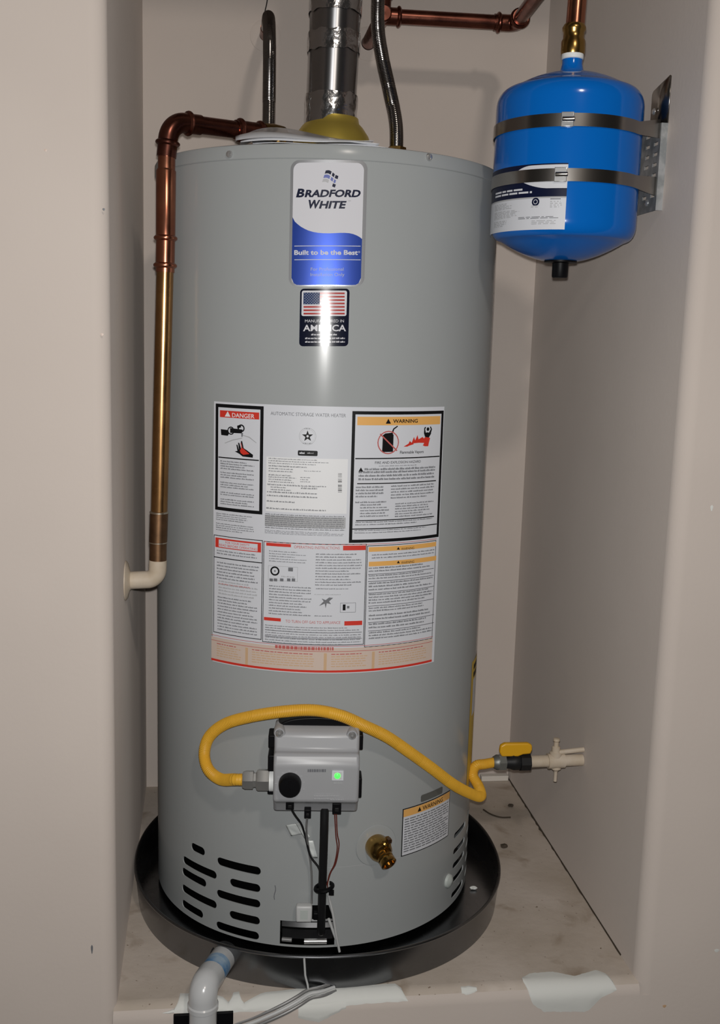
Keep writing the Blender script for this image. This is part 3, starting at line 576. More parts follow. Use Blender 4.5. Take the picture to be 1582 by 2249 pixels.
# bottom strip
_, zs = p.uv(700, 1423); _, ze = p.uv(700, 1472); ta, _ = p.uv(465, 1440); tb, _ = p.uv(948, 1448)
p.tz(ta, zs, tb, ze, 'ink_peach', 1); p.tz(ta, zs + .003, tb, zs + .0022, 'ink_red_pale', 2); p.tz(ta, zs - .005, tb, zs - .0058, 'ink_red_pale', 2); p.tz(ta, ze, tb, ze - .0035, 'ink_red', 2)
tm0 = ta + (tb - ta) * .30; tm1 = ta + (tb - ta) * .54; rnd = random.Random(5)
t = tm0
while t < tm1: wd = rnd.uniform(.006, .02); p.tz(t, zs + .0015, t + wd, zs - .0035, 'ink_red_pale', 3); t += wd + .004
for k in (.17, .5, .7): p.tz(ta + (tb - ta) * k, zs - .008, ta + (tb - ta) * (k + .012), ze, 'ink_peach_dark', 2)
for a_, b_ in ((.03, .15), (.2, .47), (.53, .68), (.73, .97)):
    for r_i in range(6):
        t = ta + (tb - ta) * a_
        while t < ta + (tb - ta) * (b_ - .03 * rnd.random()): wd = rnd.uniform(.008, .03); z = zs - .009 - r_i * .0038; p.tz(t, z, min(t + wd, ta + (tb - ta) * b_), z - .0013, 'ink_peach_dark' if r_i else 'ink_red_pale', 2); t += wd + .005
p.done('printed_face', instr)
# small warning sticker by the drain valve
p = Print(); t0, z0 = R_(24.6), .2310; t1, z1 = R_(47.7), .1500; p.tz(t0, z0, t1, z1, 'ink_black', 0); wl = p.done('warning_sticker', heater)
p = Print(); p.tz(t0 + .006, z0 - .0016, t1 - .006, z1 + .0016, 'white_label', 1); p.tz(t0 + .006, z0 - .0016, t1 - .006, z0 - .014, 'ink_orange', 2)
tt = t0 + (t1 - t0) * .36; ttb = t0 + (t1 - t0) * .80
vs_, fs_ = text_mesh('WARNING', .01); xa = min(v.x for v in vs_); xb = max(v.x for v in vs_); yb = max(v.y for v in vs_)
p.mb.add([p.P(tt + (ttb - tt) * (v.x - xa) / (xb - xa), z0 - .0118 + .007 * v.y / yb, 3) for v in vs_], fs_, 'ink_black', False)
tq = t0 + (t1 - t0) * .30; p.mb.add([p.P(tq - .014, z0 - .0118, 3), p.P(tq + .014, z0 - .0118, 3), p.P(tq, z0 - .004, 3)], [(0, 1, 2)], 'ink_black', False)
for r_i in range(14):
    t = t0 + .016; end = t1 - .016 - (.1 * rnd.random() if rnd.random() < .3 else 0)
    while t < end: wd = min(rnd.uniform(.015, .05), end - t); z = z0 - .018 - r_i * .0042; p.tz(t, z, t + wd, z - .0017, 'ink_grey', 2); t += wd + .006
p.done('printed_face', wl)
p = Print(base=.0004); p.rr(R_(32.0), .2455, R_(42.8), .2335, .003, 'valve_grey', 1); p.done('serial_sticker', heater)['label'] = 'small dark grey sticker strip'
# yellow energy sticker on the right flank
p = Print(); p.tz(R_(63), .43, R_(92), .20, 'sticker_yellow', 0); es = p.done('energy_sticker', heater); es['label'] = 'yellow sticker on the flank'
p = Print(); p.tz(R_(66), .395, R_(90), .33, 'white_label', 1)
for z in (.422, .408): p.tz(R_(66), z, R_(86), z - .009, 'ink_black', 1)
p.done('printed_face', es)

# ---- gas control valve, in the frame of the heater's front at angle TH
TH = R_(-5.0); NV = Vector((math.sin(TH), -math.cos(TH), 0)); TV = Vector((math.cos(TH), math.sin(TH), 0)); O = Vector((TX, TY, 0))
def gp(px, py, b):                              # pixel on the plane b metres off the jacket front -> (a, z)
    d = ray(px, py); t = (O + NV * (TR + b) - CAM).dot(NV) / d.dot(NV); P = CAM + d * t; return (P - O).dot(TV), P.z
def W_(a, b, z): return O + TV * a + NV * (TR + b) + Vector((0, 0, z))
aL, _ = gp(601, 1700, .075); aR, _ = gp(789, 1700, .075); ac = (aL + aR) / 2; aw = (aR - aL) / 2
zz = [gp(695, y, b)[1] for y, b in ((1594, .05), (1614, .062), (1650, .068), (1656, .078), (1682, .085), (1762, .083), (1786, .06))]
prof = [(.012, zz[0] - .004), (.042, zz[0]), (.054, zz[0] - .004), (.062, zz[1]), (.067, zz[2]), (.077, zz[3]), (.085, zz[4]), (.083, zz[5]), (.068, zz[5] - .008), (.055, zz[6]), (.012, zz[6] + .003)]
mb = MB(); vs = []
for sgn in (-1, 1): vs += [W_(ac + sgn * aw, b, z) for b, z in prof]
n = len(prof); mb.add(vs, [tuple(range(n)), tuple(range(2 * n - 1, n - 1, -1))] + [(k, (k + 1) % n, n + (k + 1) % n, n + k) for k in range(n)], 'control_grey', False)
ctrl = mb.build('gas_control', heater, bevel=.0045)
# black mounting shroud behind with side lugs and arched top
mb = MB(); top = []
for k in range(13): u = -1 + k / 6; top.append((ac + u * aw * .93, zz[0] + .0115 - .010 * u * u * u * u - .003 * abs(u)))
lo_ = [(ac + aw * .95, zz[6] + .004), (ac - aw * .95, zz[6] + .004)]; pts = top + lo_; n = len(pts)
vs = [W_(a, .046, z) for a, z in pts] + [W_(a, .001, z) for a, z in pts]
mb.add(vs, [tuple(range(n)), tuple(range(2 * n - 1, n - 1, -1))] + [(k, (k + 1) % n, n + (k + 1) % n, n + k) for k in range(n)], 'black_plastic', False)
for (xa, ya_, xb, yb_) in ((590, 1612, 612, 1641), (589, 1656, 612, 1742), (780, 1611, 797, 1645), (780, 1706, 794, 1750)):
    a0, z0 = gp(xa, ya_, .045); a1, z1 = gp(xb, yb_, .045); c = W_((a0 + a1) / 2, .035, (z0 + z1) / 2)
    M = Matrix((TV, NV, Vector((0, 0, 1)))).transposed(); mb.box(c, (abs(a1 - a0), .03, abs(z0 - z1)), 'black_plastic', M=M)
mb.build('mounting_shroud', ctrl, bevel=.002)
MG = Matrix((TV, NV, Vector((0, 0, 1)))).transposed()
a, z = gp(637, 1725, .092); mb = MB(); mb.lathe(W_(a, .083, z), NV, [(.0165, 0), (.0165, .006), (.0158, .016), (.0145, .0185), (0, .0188)], 'black_plastic', 40); mb.box(W_(a, .103, z + .006), (.003, .002, .01), 'black_plastic', M=MG); mb.build('dial_knob', ctrl)
a, z = gp(742, 1703, .086); mb = MB(); mb.box(W_(a, .0855, z), (.0165, .0022, .015), 'white_label', M=MG); mb.box(W_(a, .0868, z), (.0115, .0014, .0105), 'wire_white', M=MG); ind = mb.build('indicator_window', ctrl)
mb = MB(); mb.lathe(W_(a - .0005, .0872, z), NV, [(.0042, 0), (.0042, .0012), (.003, .0022), (0, .0026)], 'led_green', 20); mb.build('status_light', ind)['label'] = 'glowing green status light'
for px, py in ((614, 1612), (774, 1617)):
    a, z = gp(px, py, .064); mb = MB(); mb.lathe(W_(a, .054, z), NV, [(.0085, -.01), (.0085, .006), (.0075, .008), (.006, .008), (.006, .0078)], 'control_grey', 24); mb.lathe(W_(a, .062, z), NV, [(.0056, 0), (.0056, .002), (.003, .0045), (0, .005)], 'steel_bright', 20); mb.build('screw', ctrl)
# faint lettering and scale marks round the dial
mb = MB(); rnd = random.Random(3)
for px0, px1, py, m_ in ((676, 716, 1693, 'ink_grey'), (690, 745, 1748, 'ink_grey_light'), (690, 738, 1754, 'ink_grey_light'), (725, 755, 1756, 'ink_grey_light'), (733, 752, 1720, 'ink_grey_light')):
    x = px0
    while x < px1:
        wd = rnd.uniform(2, 6); a0, z0 = gp(x, py, .086); a1, _ = gp(min(x + wd, px1), py, .086); mb.box(W_((a0 + a1) / 2, .0852, z0), (a1 - a0, .0008, .0022 if py > 1700 else .004), m_, M=MG); x += wd + 1
for k in range(9):
    an = R_(200 - 27 * k); a0, z0 = gp(637 + 31 * math.cos(an), 1725 - 31 * math.sin(an), .086); mb.box(W_(a0, .0849, z0), (.003, .0008, .0014), 'ink_grey_light', M=MG)
mb.build('dial_marks', ctrl)
for px, py, sx, sz in ((637, 1768, .012, .013), (676, 1786, .010, .013), (740, 1775, .013, .016)):
    a, z = gp(px, py, .07); mb = MB(); mb.box(W_(a, .066, z), (sx, .014, sz), 'black_plastic', M=MG); mb.box(W_(a, .0735, z - .001), (sx * .5, .002, sz * .4), 'black_rubber', M=MG); mb.build('wire_plug', ctrl, bevel=.0012)
# gas inlet: white washer, hex nuts on the left side
a0, z0 = gp(592, 1713, .045); zn_ = z0
mb = MB(); mb.lathe(W_(ac - aw + .004, .045, zn_), -TV, [(0, 0), (.0165, 0), (.0165, .011), (0, .011)], 'tape_white', 28); mb.build('inlet_washer', ctrl)
mb = MB(); o0 = ac - aw - .0065
mb.lathe(W_(o0, .045, zn_), -TV, [(0, 0), (.0155, 0), (.0168, .002), (.0168, .017), (.0155, .019), (.0115, .0205), (.0115, .0235), (.0145, .0245), (.0145, .036), (.0125, .040), (.0095, .041), (0, .041)], 'zinc', 6, False); mb.build('inlet_fitting', ctrl)['label'] = 'zinc hex fittings on the inlet'
# burner supply tube and wires
tb_ = MB(); a0, z0 = gp(713, 1790, .055); a1, z1 = gp(705, 2062, .012)
tb_.tube(smooth_path([W_(a0, .055, z0 + .012), W_(a0, .055, z0 - .03), W_(a0 + (a1 - a0) * .5, .034, (z0 + z1) / 2), W_(a1, .012, z1 + .02), W_(a1, -.01, z1)], .006), .0064, 'black_rubber', 16); tb_.build('burner_tube', heater)
def wire(name, pts, r, m, lab=None, fl=None):
    mb = MB(); mb.tube(smooth_path([W_(*((lambda q: (q[0], b, q[1]))(gp(px, py, b)))) for px, py, b in pts], .005), r, m, 10); o = mb.build(name, heater)
    if lab: o['label'] = lab
    return o
wire('igniter_wire', [(739, 1782, .062), (741, 1830, .06), (745, 1855, .055), (738, 1895, .05), (727, 1915, .046), (720, 1940, .042), (721, 1955, .036)], .0009, 'wire_red', 'dark red wire')
wire('igniter_wire', [(735, 1782, .062), (738, 1835, .057), (741, 1862, .053), (735, 1897, .048), (724, 1920, .044), (718, 1945, .040)], .0009, 'wire_red', 'dark red wire')
wire('sensor_wire', [(640, 1776, .06), (648, 1790, .05), (663, 1812, .04), (672, 1842, .03), (682, 1880, .028), (700, 1905, .03), (706, 1930, .035)], .0016, 'black_rubber')
wire('thermocouple_lead', [(675, 1794, .058), (673, 1822, .048), (676, 1850, .03), (682, 1890, .018), (685, 1930, .014), (685, 1985, .012)], .0017, 'wire_grey')
wire('pilot_line', [(721, 1935, .03), (722, 1965, .026), (732, 2010, .022), (738, 2050, .018), (746, 2090, .012)], .002, 'wire_white', 'thin pale tube hanging to the pan')
wire('pilot_line', [(722, 2018, .016), (730, 2040, .014), (738, 2062, .012)], .0022, 'wire_white', 'thin pale tube hanging to the pan')
# cable tie, foil tags, sensor box
mb = MB(); a, z = gp(712, 1950, .035); mb.tube([W_(a + .013 * math.cos(t), .033 + .012 * math.sin(t), z + .003 * math.cos(t)) for t in [2 * math.pi * k / 20 for k in range(21)]], .0032, 'black_plastic', 8); mb.box(W_(a + .011, .045, z - .002), (.008, .006, .006), 'black_plastic', M=MG); mb.build('cable_tie', heater)
def sheet(name, quad, m, parent, lab=None, n=8, crumple=.0015):
    q = [W_(*((lambda g: (g[0], b, g[1]))(gp(px, py, b)))) for px, py, b in quad]; vs = []
    for i in range(n + 1):
        for j in range(n + 1):
            u, v = i / n, j / n; P = q[0].lerp(q[1], u).lerp(q[3].lerp(q[2], u), v); vs.append(P + NV * crumple * noise.noise(P * 120))
    mb = MB(); mb.add(vs, [(i * (n + 1) + j, (i + 1) * (n + 1) + j, (i + 1) * (n + 1) + j + 1, i * (n + 1) + j + 1) for i in range(n) for j in range(n)], m); o = mb.build(name, parent)
    md = o.modifiers.new('t', 'SOLIDIFY'); md.thickness = .0006
    if lab: o['label'] = lab
    return o
sheet('foil_tag', [(650, 1808, .022), (660, 1806, .034), (681, 1838, .036), (672, 1845, .03)], 'tag_foil', heater, 'small silvery tag on the wires')
sheet('foil_tag', [(628, 1812, .004), (656, 1808, .02), (670, 1830, .02), (640, 1836, .004)], 'tag_foil', heater, 'small silvery tag on the wires')
sheet('foil_tag', [(672, 1846, .02), (688, 1846, .02), (698, 1884, .014), (688, 1884, .014)], 'tag_foil', heater, 'small silvery tag on the wires')
a, z = gp(668, 2007, .02); mb = MB(); mb.box(W_(a, .0165, z), (.025, .013, .027), 'wire_white', M=MG); sb = mb.build('sensor_box', heater, bevel=.003); mb = MB(); mb.box(W_(a, .0232, z), (.012, .001, .015), 'grille_plastic', M=MG); mb.build('sensor_window', sb)
a, z = gp(692, 2002, .01); mb = MB(); mb.box(W_(a + .004, .008, z - .006), (.014, .014, .012), 'black_plastic', M=MG); mb.build('sensor_bracket', heater, bevel=.002)
# drain valve
t, z = cyl(826, 1856); nv = Vector((math.sin(t), -math.cos(t), 0)); tv = Vector((math.cos(t), math.sin(t), 0)); o = onc(t, z, TR)
mb = MB(); mb.lathe(o, nv, [(.034, .0002), (.0335, .0010), (.030, .0014), (.022, .0008), (0, .0006)], 'jacket_grey', 40); dv0 = mb.build('valve_rosette', heater)
mb = MB(); mb.lathe(o, nv, [(.0185, 0), (.0195, .004), (.0190, .018), (.0165, .026), (.013, .030), (0, .031)], 'brass', 32)
dn = (nv * .80 + tv * .16 + Vector((0, 0, -.42))).normalized(); mb.lathe(o + nv * .02, dn, [(.0105, 0), (.0108, .010), (.0128, .012), (.0128, .015), (.0116, .016), (.0128, .018), (.0128, .025), (.0100, .0265), (.0095, .020), (0, .020)], 'brass', 28)
upv = (nv * .45 + tv * .28 + Vector((0, 0, .75))).normalized(); mb.lathe(o + nv * .016, upv, [(.0095, 0), (.0085, .020), (.0060, .022), (.0060, .027), (0, .0275)], 'brass', 20)
dv = mb.build('drain_valve', heater); dv['label'] = 'brass drain valve'
mb = MB(); mb.box(o + nv * .016 + upv * .026, (.006, .012, .006), 'copper_tarnish', M=Matrix((tv, nv, Vector((0, 0, 1)))).transposed()); mb.build('valve_stem', dv)
# pale plug near the right vents
t, z = cyl(984, 1934); mb = MB(); mb.lathe(onc(t, z, TR), (math.sin(t), -math.cos(t), 0), [(.012, 0), (.011, .004), (.006, .007), (0, .008)], 'grille_plastic', 24); mb.build('side_plug', heater)
# seam across the lower jacket
p = Print(base=.0001, step=0); _, zsm = cyl(720, 1905); p.tz(R_(-2), zsm, R_(40), zsm - .0008, 'ink_grey_light', 0); p.done('jacket_seam', heater)
mb = MB(); t, z = cyl(604, 1960); mb.tube([onc(t + .004 * math.sin(k), z + .012 - .004 * k, TR + .0004) for k in range(7)], .0006, 'ink_grey', 6); mb.build('scratch', heater)
# draft hood and nipples on top
mb = MB(); mb.lathe((TX + .004, TY, ZRIM), (0, 0, 1), [(.069, .004), (.071, .006), (.0705, .02), (.067, .040), (.060, .060), (.050, .074), (.044, .080), (.0425, .088)], 'brass_yellow', 48); mb.build('draft_hood', heater)['label'] = 'brassy yellow dome under the flue'
for sx in (-.1, .112):
    mb = MB(); mb.lathe((TX + sx, TY, ZRIM - .002), (0, 0, 1), [(.016, 0), (.016, .006), (.0125, .007), (.0125, .03), (0, .03)], 'zinc', 24); mb.build('nipple', heater)

# ================================================================== DRAIN PAN
PX, PY, PRX, PRY, PZ = .0175, .333, .3215, .3345, .054      # pan squeezed a little by the side wall
def pan_pt(t, k=1.0, z=0.0, inset=0.0):
    c, q = math.cos(t), math.sin(t); e = 2 / 2.12
    return Vector((PX + (PRX * k - inset) * math.copysign(abs(c) ** e, c), PY + (PRY * k - inset) * math.copysign(abs(q) ** e, q), z))
pan = thing('drain_pan', 'round dark metal drain pan under the water heater', 'drain pan', (PX, PY, 0))
N = 160; mb = MB(); rings = [(.0, .0005, 0), (.985, .0005, 0), (1, PZ, 0), (1, PZ, .0016), (.985, .0025, .0016), (.0, .0025, 0)]; vs = []
for k, z, ins in rings: vs += [pan_pt(2 * math.pi * i / N, max(k, 1e-4), z, ins if k > 0 else 0) for i in range(N)]
mb.add(vs, [(j * N + i, j * N + (i + 1) % N, (j + 1) * N + (i + 1) % N, (j + 1) * N + i) for j in range(len(rings) - 1) for i in range(N)], 'pan_steel'); mb.build('tray', pan, sharp=.5)
mb = MB(); mb.tube([pan_pt(2 * math.pi * i / N, 1, PZ + .0012, .0008) for i in range(N + 1)], .0025, 'pan_steel', 8, caps=False); mb.build('rolled_rim', pan)

# ================================================================== COPPER RELIEF PIPE (left)
PRAD = .0127
relief = thing('relief_pipe', 'copper relief pipe running down the left of the heater into the wall', 'copper pipe', (-.25, .2, .56))
Yp = .2
def P2(px, py, Y=Yp): return at(px, py, 1, Y)
top_e = P2(373, 266); lowp = P2(349, 1196); low_e = P2(345, 1268); lowp = lowp
v1 = P2(367, 330); v2 = P2(364, 520); v3 = P2(363, 580); v4 = P2(349.5, 1124)
hor_end = at(575, 292, 1, .285)
def bead(mb, o, d, r, m): mb.lathe(Vector(o) - Vector(d) * .004, d, [(r * 1.02, 0), (r * 1.22, .0022), (r * 1.26, .004), (r * 1.22, .0058), (r * 1.02, .008)], m, 24)
def seg_tube(name, pts, r, m, parent, lab=None):
    mb = MB(); mb.tube(pts, r, m, 24); o = mb.build(name, parent)
    if lab: o['label'] = lab
    return o
dn_ = (v1 - top_e).normalized()
cp = corner_path(v1, top_e, hor_end, .028, 12)
dh = (hor_end - top_e).normalized()
mb = MB(); pth = [cp[0] - (cp[0] - top_e).normalized() * 0 + dn_ * .026] + cp + [cp[-1] + dh * .026]; mb.tube(pth, PRAD * 1.13, 'copper_dark', 24); bead(mb, cp[0] + dn_ * .006, dn_, PRAD * 1.13, 'copper_dark'); bead(mb, cp[-1] + dh * .006, dh, PRAD * 1.13, 'copper_dark'); mb.build('elbow', relief)
seg_tube('pipe_run', [cp[0] + dn_ * .02, v2], PRAD, 'copper', relief)
seg_tube('pipe_run', [cp[-1] + dh * .02, hor_end], PRAD, 'copper_dark', relief)
mb = MB(); h0 = top_e + dh * ((hor_end - top_e).length * .70); mb.tube([h0, hor_end + dh * .004], PRAD * 1.12, 'copper_dark', 24); bead(mb, h0 + dh * .008, dh, PRAD * 1.12, 'copper_dark'); bead(mb, hor_end - dh * .004, dh, PRAD * 1.12, 'copper_dark'); mb.build('adapter', relief)
mb = MB(); mb.tube([hor_end + dh * .002, hor_end + dh * .02, hor_end + dh * .04], [.015, .016, .014], 'brass', 16); e_ = hor_end + dh * .03; mb.tube([e_ + Vector((0, 0, .006)), e_ + Vector((0, 0, -.01)), Vector((e_.x, e_.y, ZRIM + .0015))], [.012, .014, .012], 'brass', 16); mb.build('relief_valve', relief)
d2 = (v3 - v2).normalized()
mb = MB(); mb.tube([P2(365.2, 371), P2(365, 376), v2 + d2 * .004], [PRAD * 1.0, PRAD * 1.15, PRAD * 1.12], 'copper', 24); mb.build('sleeve', relief)
mb = MB(); mb.tube([v2 - d2 * .014, v3 + d2 * .012], PRAD * 1.1, 'copper', 24); bead(mb, v2 + d2 * .002, d2, PRAD * 1.1, 'copper'); bead(mb, v3 + d2 * .002, d2, PRAD * 1.1, 'copper'); mb.build('coupling', relief)
seg_tube('pipe_run', [v3, v3.lerp(v4, .5), v4 + Vector((0, 0, -.01))], PRAD, 'copper_brassy', relief, 'brass-toned lower pipe run')
d4 = (lowp - v4).normalized(); vm = P2(347.5, 1190)
mb = MB(); mb.tube([v4, vm], PRAD * 1.1, 'copper_tarnish', 24); mb.lathe(v4, d4, [(PRAD * 1.0, -.001), (PRAD * 1.14, 0), (PRAD * 1.14, .002), (PRAD * 1.0, .003)], 'solder', 24); mb.lathe(vm, d4, [(PRAD * 1.0, -.001), (PRAD * 1.12, 0), (PRAD * 1.12, .0015), (PRAD * 1.0, .002)], 'solder', 24); mb.build('coupling', relief)['label'] = 'tarnished coupling'
le = P2(346, 1272); wallpt = Vector((-.3065, Yp + .004, le.z - .003)); cpl = corner_path(vm, le, wallpt, .017, 10)
mb = MB(); mb.tube([vm, P2(347, 1232)], PRAD * 1.04, 'copper_tarnish', 24); mb.build('pipe_run', relief)
mb = MB(); mb.tube([P2(347, 1230)] + cpl + [wallpt], PRAD * 1.08, 'painted_pipe', 24); mb.build('wall_elbow', relief)['label'] = 'paint-smeared elbow at the wall'
mb = MB(); mb.lathe(wallpt, (1, 0, 0), [(.0, 0), (.031, 0), (.031, .0015), (.027, .004), (.016, .007), (.0135, .009)], 'painted_pipe', 36); mb.build('escutcheon', relief)

# ================================================================== FLUE
flue = thing('flue_pipe', 'shiny metal flue pipe rising from the top of the heater', 'vent pipe', (TX + .002, TY, 1.31))
fa = Vector((TX + .0005, TY, 1.306)); fb = Vector((TX + .009, TY + .01, 1.62)); fd = (fb - fa).normalized()
mb = MB(); mb.tube([fa, fa.lerp(fb, .5), fb, fb + Vector((0, .01, .54))], [.0405, .0408, .041, .041], 'steel', 48); mb.build('pipe', flue)
def tape(z0, z1, amp, seed, name='foil_tape'):
    n, m_ = 64, 14; vs = []
    for j in range(m_ + 1):
        for k in range(n):
            t = 2 * math.pi * k / n; z = z0 + (z1 - z0) * j / m_; c = fa + fd * ((z - fa.z) / fd.z)
            nn = noise.noise(Vector((math.cos(t) * 2.2, math.sin(t) * 2.2, z * 60 + seed))) + .6 * noise.noise(Vector((math.cos(t) * 7, math.sin(t) * 7, z * 130 + seed)))
            r = .0420 + amp * (.5 + nn); zz_ = .004 * noise.noise(Vector((math.cos(t) * 3, math.sin(t) * 3, seed + j * .01))) if j in (0, m_) else 0
            vs.append(c + Vector((r * math.cos(t), r * math.sin(t), zz_)))
    mb = MB(); mb.add(vs, [(j * n + k, j * n + (k + 1) % n, (j + 1) * n + (k + 1) % n, (j + 1) * n + k) for j in range(m_) for k in range(n)], 'foil_tape'); o = mb.build(name, flue, sharp=2.0); o['label'] = 'crumpled foil tape'; return o
tape(1.305, 1.352, .0011, 3); tape(1.418, 1.448, .0009, 9); tape(1.478, 1.56, .0010, 17)

# ================================================================== FLEX WATER HOSES
def flex(name, label, ctrl, r, smooth_from=None):
    h = thing(name, label, 'water hose', Vector(ctrl[0])); pts = smooth_path(ctrl, .0005); rad = []
    n = len(pts)
    for i in range(n): u = i / n; amp = .00032 if .16 < u < .9 else .00012; rad.append(r + amp * math.sin(i * 2 * math.pi / 5))
    mb = MB(); mb.tube(pts, rad, 'steel_hose', 18); mb.build('corrugated_tube', h)
    d = (pts[6] - pts[0]).normalized(); mb = MB(); mb.hexa(pts[0] - d * .002, d, .0165, .022, 'brass'); mb.build('end_nut', h)
    return h
hl = flex('water_hose', 'dark corrugated steel hose bending into the back wall left of the flue', [(TX - .1, TY, ZRIM + .028), (TX - .0995, TY + .005, 1.32), (TX - .0985, TY + .04, 1.42), (TX - .0975, TY + .10, 1.482), (TX - .0955, TY + .20, 1.523), (TX - .0945, TY + .29, 1.535), (TX - .0945, TY + .325, 1.536)], .0105)
wp = Vector((TX - .0945, D - .002, 1.536))
mb = MB(); mb.tube([wp, wp - Vector((0, .05, 0))], .0115, 'copper_dark', 18); mb.lathe(wp + Vector((0, .001, 0)), (0, -1, 0), [(0, 0), (.030, 0), (.030, .001), (.024, .004), (.0118, .005)], 'wall_paint', 32); mb.build('wall_stub', hl)
tee = Vector((.119, .555, 1.5335)); up_end = tee + Vector((.006, .0, .20))
flex('water_hose', 'dark corrugated steel hose curving up right of the flue to the copper tee', [(TX + .112, TY, ZRIM + .028), (TX + .110, TY + .004, 1.315), (TX + .100, TY + .02, 1.37), (TX + .087, TY + .035, 1.43), (TX + .081, TY + .05, 1.48), (TX + .083, TY + .07, 1.55), (TX + .088, TY + .10, 1.64), (TX + .104, TY + .15, 1.715), (up_end.x, up_end.y, 1.735)], .0112)

# ================================================================== COPPER SUPPLY TO EXPANSION TANK
sup = thing('supply_pipe', 'copper supply pipe from back wall tee across to the blue tank', 'copper pipe', (tee.x, D, tee.z))
r_ = .0127
seg_tube('wall_stub', [(tee.x - .001, D - .001, tee.z), tee], r_, 'copper_dark', sup)
mb = MB(); mb.lathe((tee.x - .001, D, tee.z), (0, -1, 0), [(0, 0), (.032, 0), (.032, .001), (.026, .004), (.0135, .006)], 'wall_paint', 36); mb.build('escutcheon', sup)
mb = MB(); mb.tube([tee + Vector((0, .03, 0)), tee - Vector((0, .016, 0))], r_ * 1.18, 'copper_dark', 24); mb.tube([tee, tee + Vector((.034, 0, 0))], r_ * 1.18, 'copper_dark', 24); bead(mb, tee + Vector((.030, 0, 0)), (1, 0, 0), r_ * 1.14, 'copper_dark'); mb.tube([tee, tee + Vector((.001, 0, .034))], r_ * 1.18, 'copper_dark', 24); bead(mb, tee + Vector((0, 0, .03)), (0, 0, 1), r_ * 1.14, 'copper_dark'); mb.lathe(tee - Vector((0, .016, 0)), (0, -1, 0), [(r_ * 1.18, 0), (r_ * 1.0, .003), (0, .004)], 'copper_dark', 24); mb.build('tee', sup)
seg_tube('riser', [tee + Vector((0, 0, .02)), up_end], r_, 'copper_dark', sup)
el = Vector((.366, .557, 1.5365)); ex_top = Vector((EX + .004, EY, el.z + .0))
dx = (el - tee).normalized()
seg_tube('pipe_run', [tee + dx * .02, el - dx * .03], r_, 'copper_dark', sup)
cpe = corner_path(tee, el, ex_top, .016, 10); df = (ex_top - el).normalized()
mb = MB(); mb.tube([cpe[0] - dx * .024] + cpe + [cpe[-1] + df * .024], r_ * 1.14, 'copper_dark', 24); bead(mb, cpe[0] - dx * .016, dx, r_ * 1.14, 'copper_dark'); bead(mb, cpe[-1] + df * .016, df, r_ * 1.14, 'copper_dark'); mb.build('elbow', sup)
cpt = corner_path(el, ex_top, (EX, EY, 1.3), .02, 10)
seg_tube('pipe_run', [cpe[-1] + df * .018, cpt[0]], r_, 'copper_dark', sup)
mb = MB(); mb.tube([cpt[0] - df * .02] + cpt, r_ * 1.14, 'copper', 24); mb.build('elbow', sup)
seg_tube('drop_pipe', [cpt[-1] + Vector((0, 0, .005)), (EX + .001, EY, 1.402)], r_ * 1.06, 'copper', sup, 'bright copper drop to the blue tank')
EN = 1.3745
mb = MB(); mb.lathe((EX, EY, EN), (0, 0, 1), [(.0125, 0), (.0165, .0), (.0175, .004), (.0172, .018), (.0150, .022), (.0150, .030), (.0168, .033), (.0168, .037), (.0145, .041), (.0130, .041)], 'brass', 24); mb.build('brass_adapter', sup)

# ================================================================== EXPANSION TANK
exp = thing('expansion_tank', 'bright blue expansion tank strapped to the right wall', 'expansion tank', (EX, EY, 1.08))
zt_, zb_ = 1.349, 1.083; prof = [(0, zb_ + .001), (.02, zb_ + .002)]
for k in range(1, 9): t = k / 8; prof.append((.02 + (.0915 - .02) * t, zb_ + .002 + .028 * t ** 1.6))
for k in range(1, 9): a = math.pi / 2 * k / 8; prof.append((.0915 + (ER - .0915) * math.sin(a), zb_ + .030 + .022 * (1 - math.cos(a))))
prof += [(ER, zb_ + .052 + (zt_ - .05 - zb_ - .052) * k / 4) for k in range(1, 5)]
for k in range(1, 10): a = math.pi / 2 * k / 9; prof.append((ER - (ER - .086) * (1 - math.cos(a)), zt_ - .05 + .026 * math.sin(a)))
for k in range(1, 8): t = k / 7; prof.append((.086 + (.0225 - .086) * t, zt_ - .024 + .022 * (1 - (1 - t) ** 1.7)))
prof += [(.0165, zt_ + .004), (.0145, zt_ + .012), (.0145, EN - .006), (0, EN - .006)]
mb = MB(); mb.lathe((EX, EY, 0), (0, 0, 1), prof, 'tank_blue', 96); mb.build('shell', exp, sharp=1.2)
mb = MB(); mb.lathe((EX, EY, 0), (0, 0, 1), [(.0146, EN - .007), (.0158, EN - .006), (.0158, EN), (.012, EN + .0003)], 'tape_white', 32); mb.build('thread_tape', exp)
mb = MB(); mb.lathe((EX, EY, zb_ + .004), (0, 0, -1), [(.024, -.004), (.024, .004), (.012, .005), (.0118, .024), (.0105, .026), (0, .0262)], 'black_plastic', 28); mb.build('air_valve_cap', exp)['label'] = 'black air valve cap'
E = (EX, EY)
p = Print(E, ER, .0004, .0002)
tl, _ = p.uv(1086, 440); tr, zr = p.uv(1249, 358); _, z_top = p.uv(1248, 358); _, z_bot = p.uv(1240, 504); tl = tr - R_(98)
p.tz(tl, z_top, tr, z_bot, 'white_label', 0); lab = p.done('product_label', exp)
p = Print(E, ER, .0004, .0002); H_ = z_top - z_bot
zb1 = z_bot + H_ * .50
def tu(u): return tl + (tr - tl) * u
p.tz(tl, z_top, tr, zb1, 'ink_navy', 1)
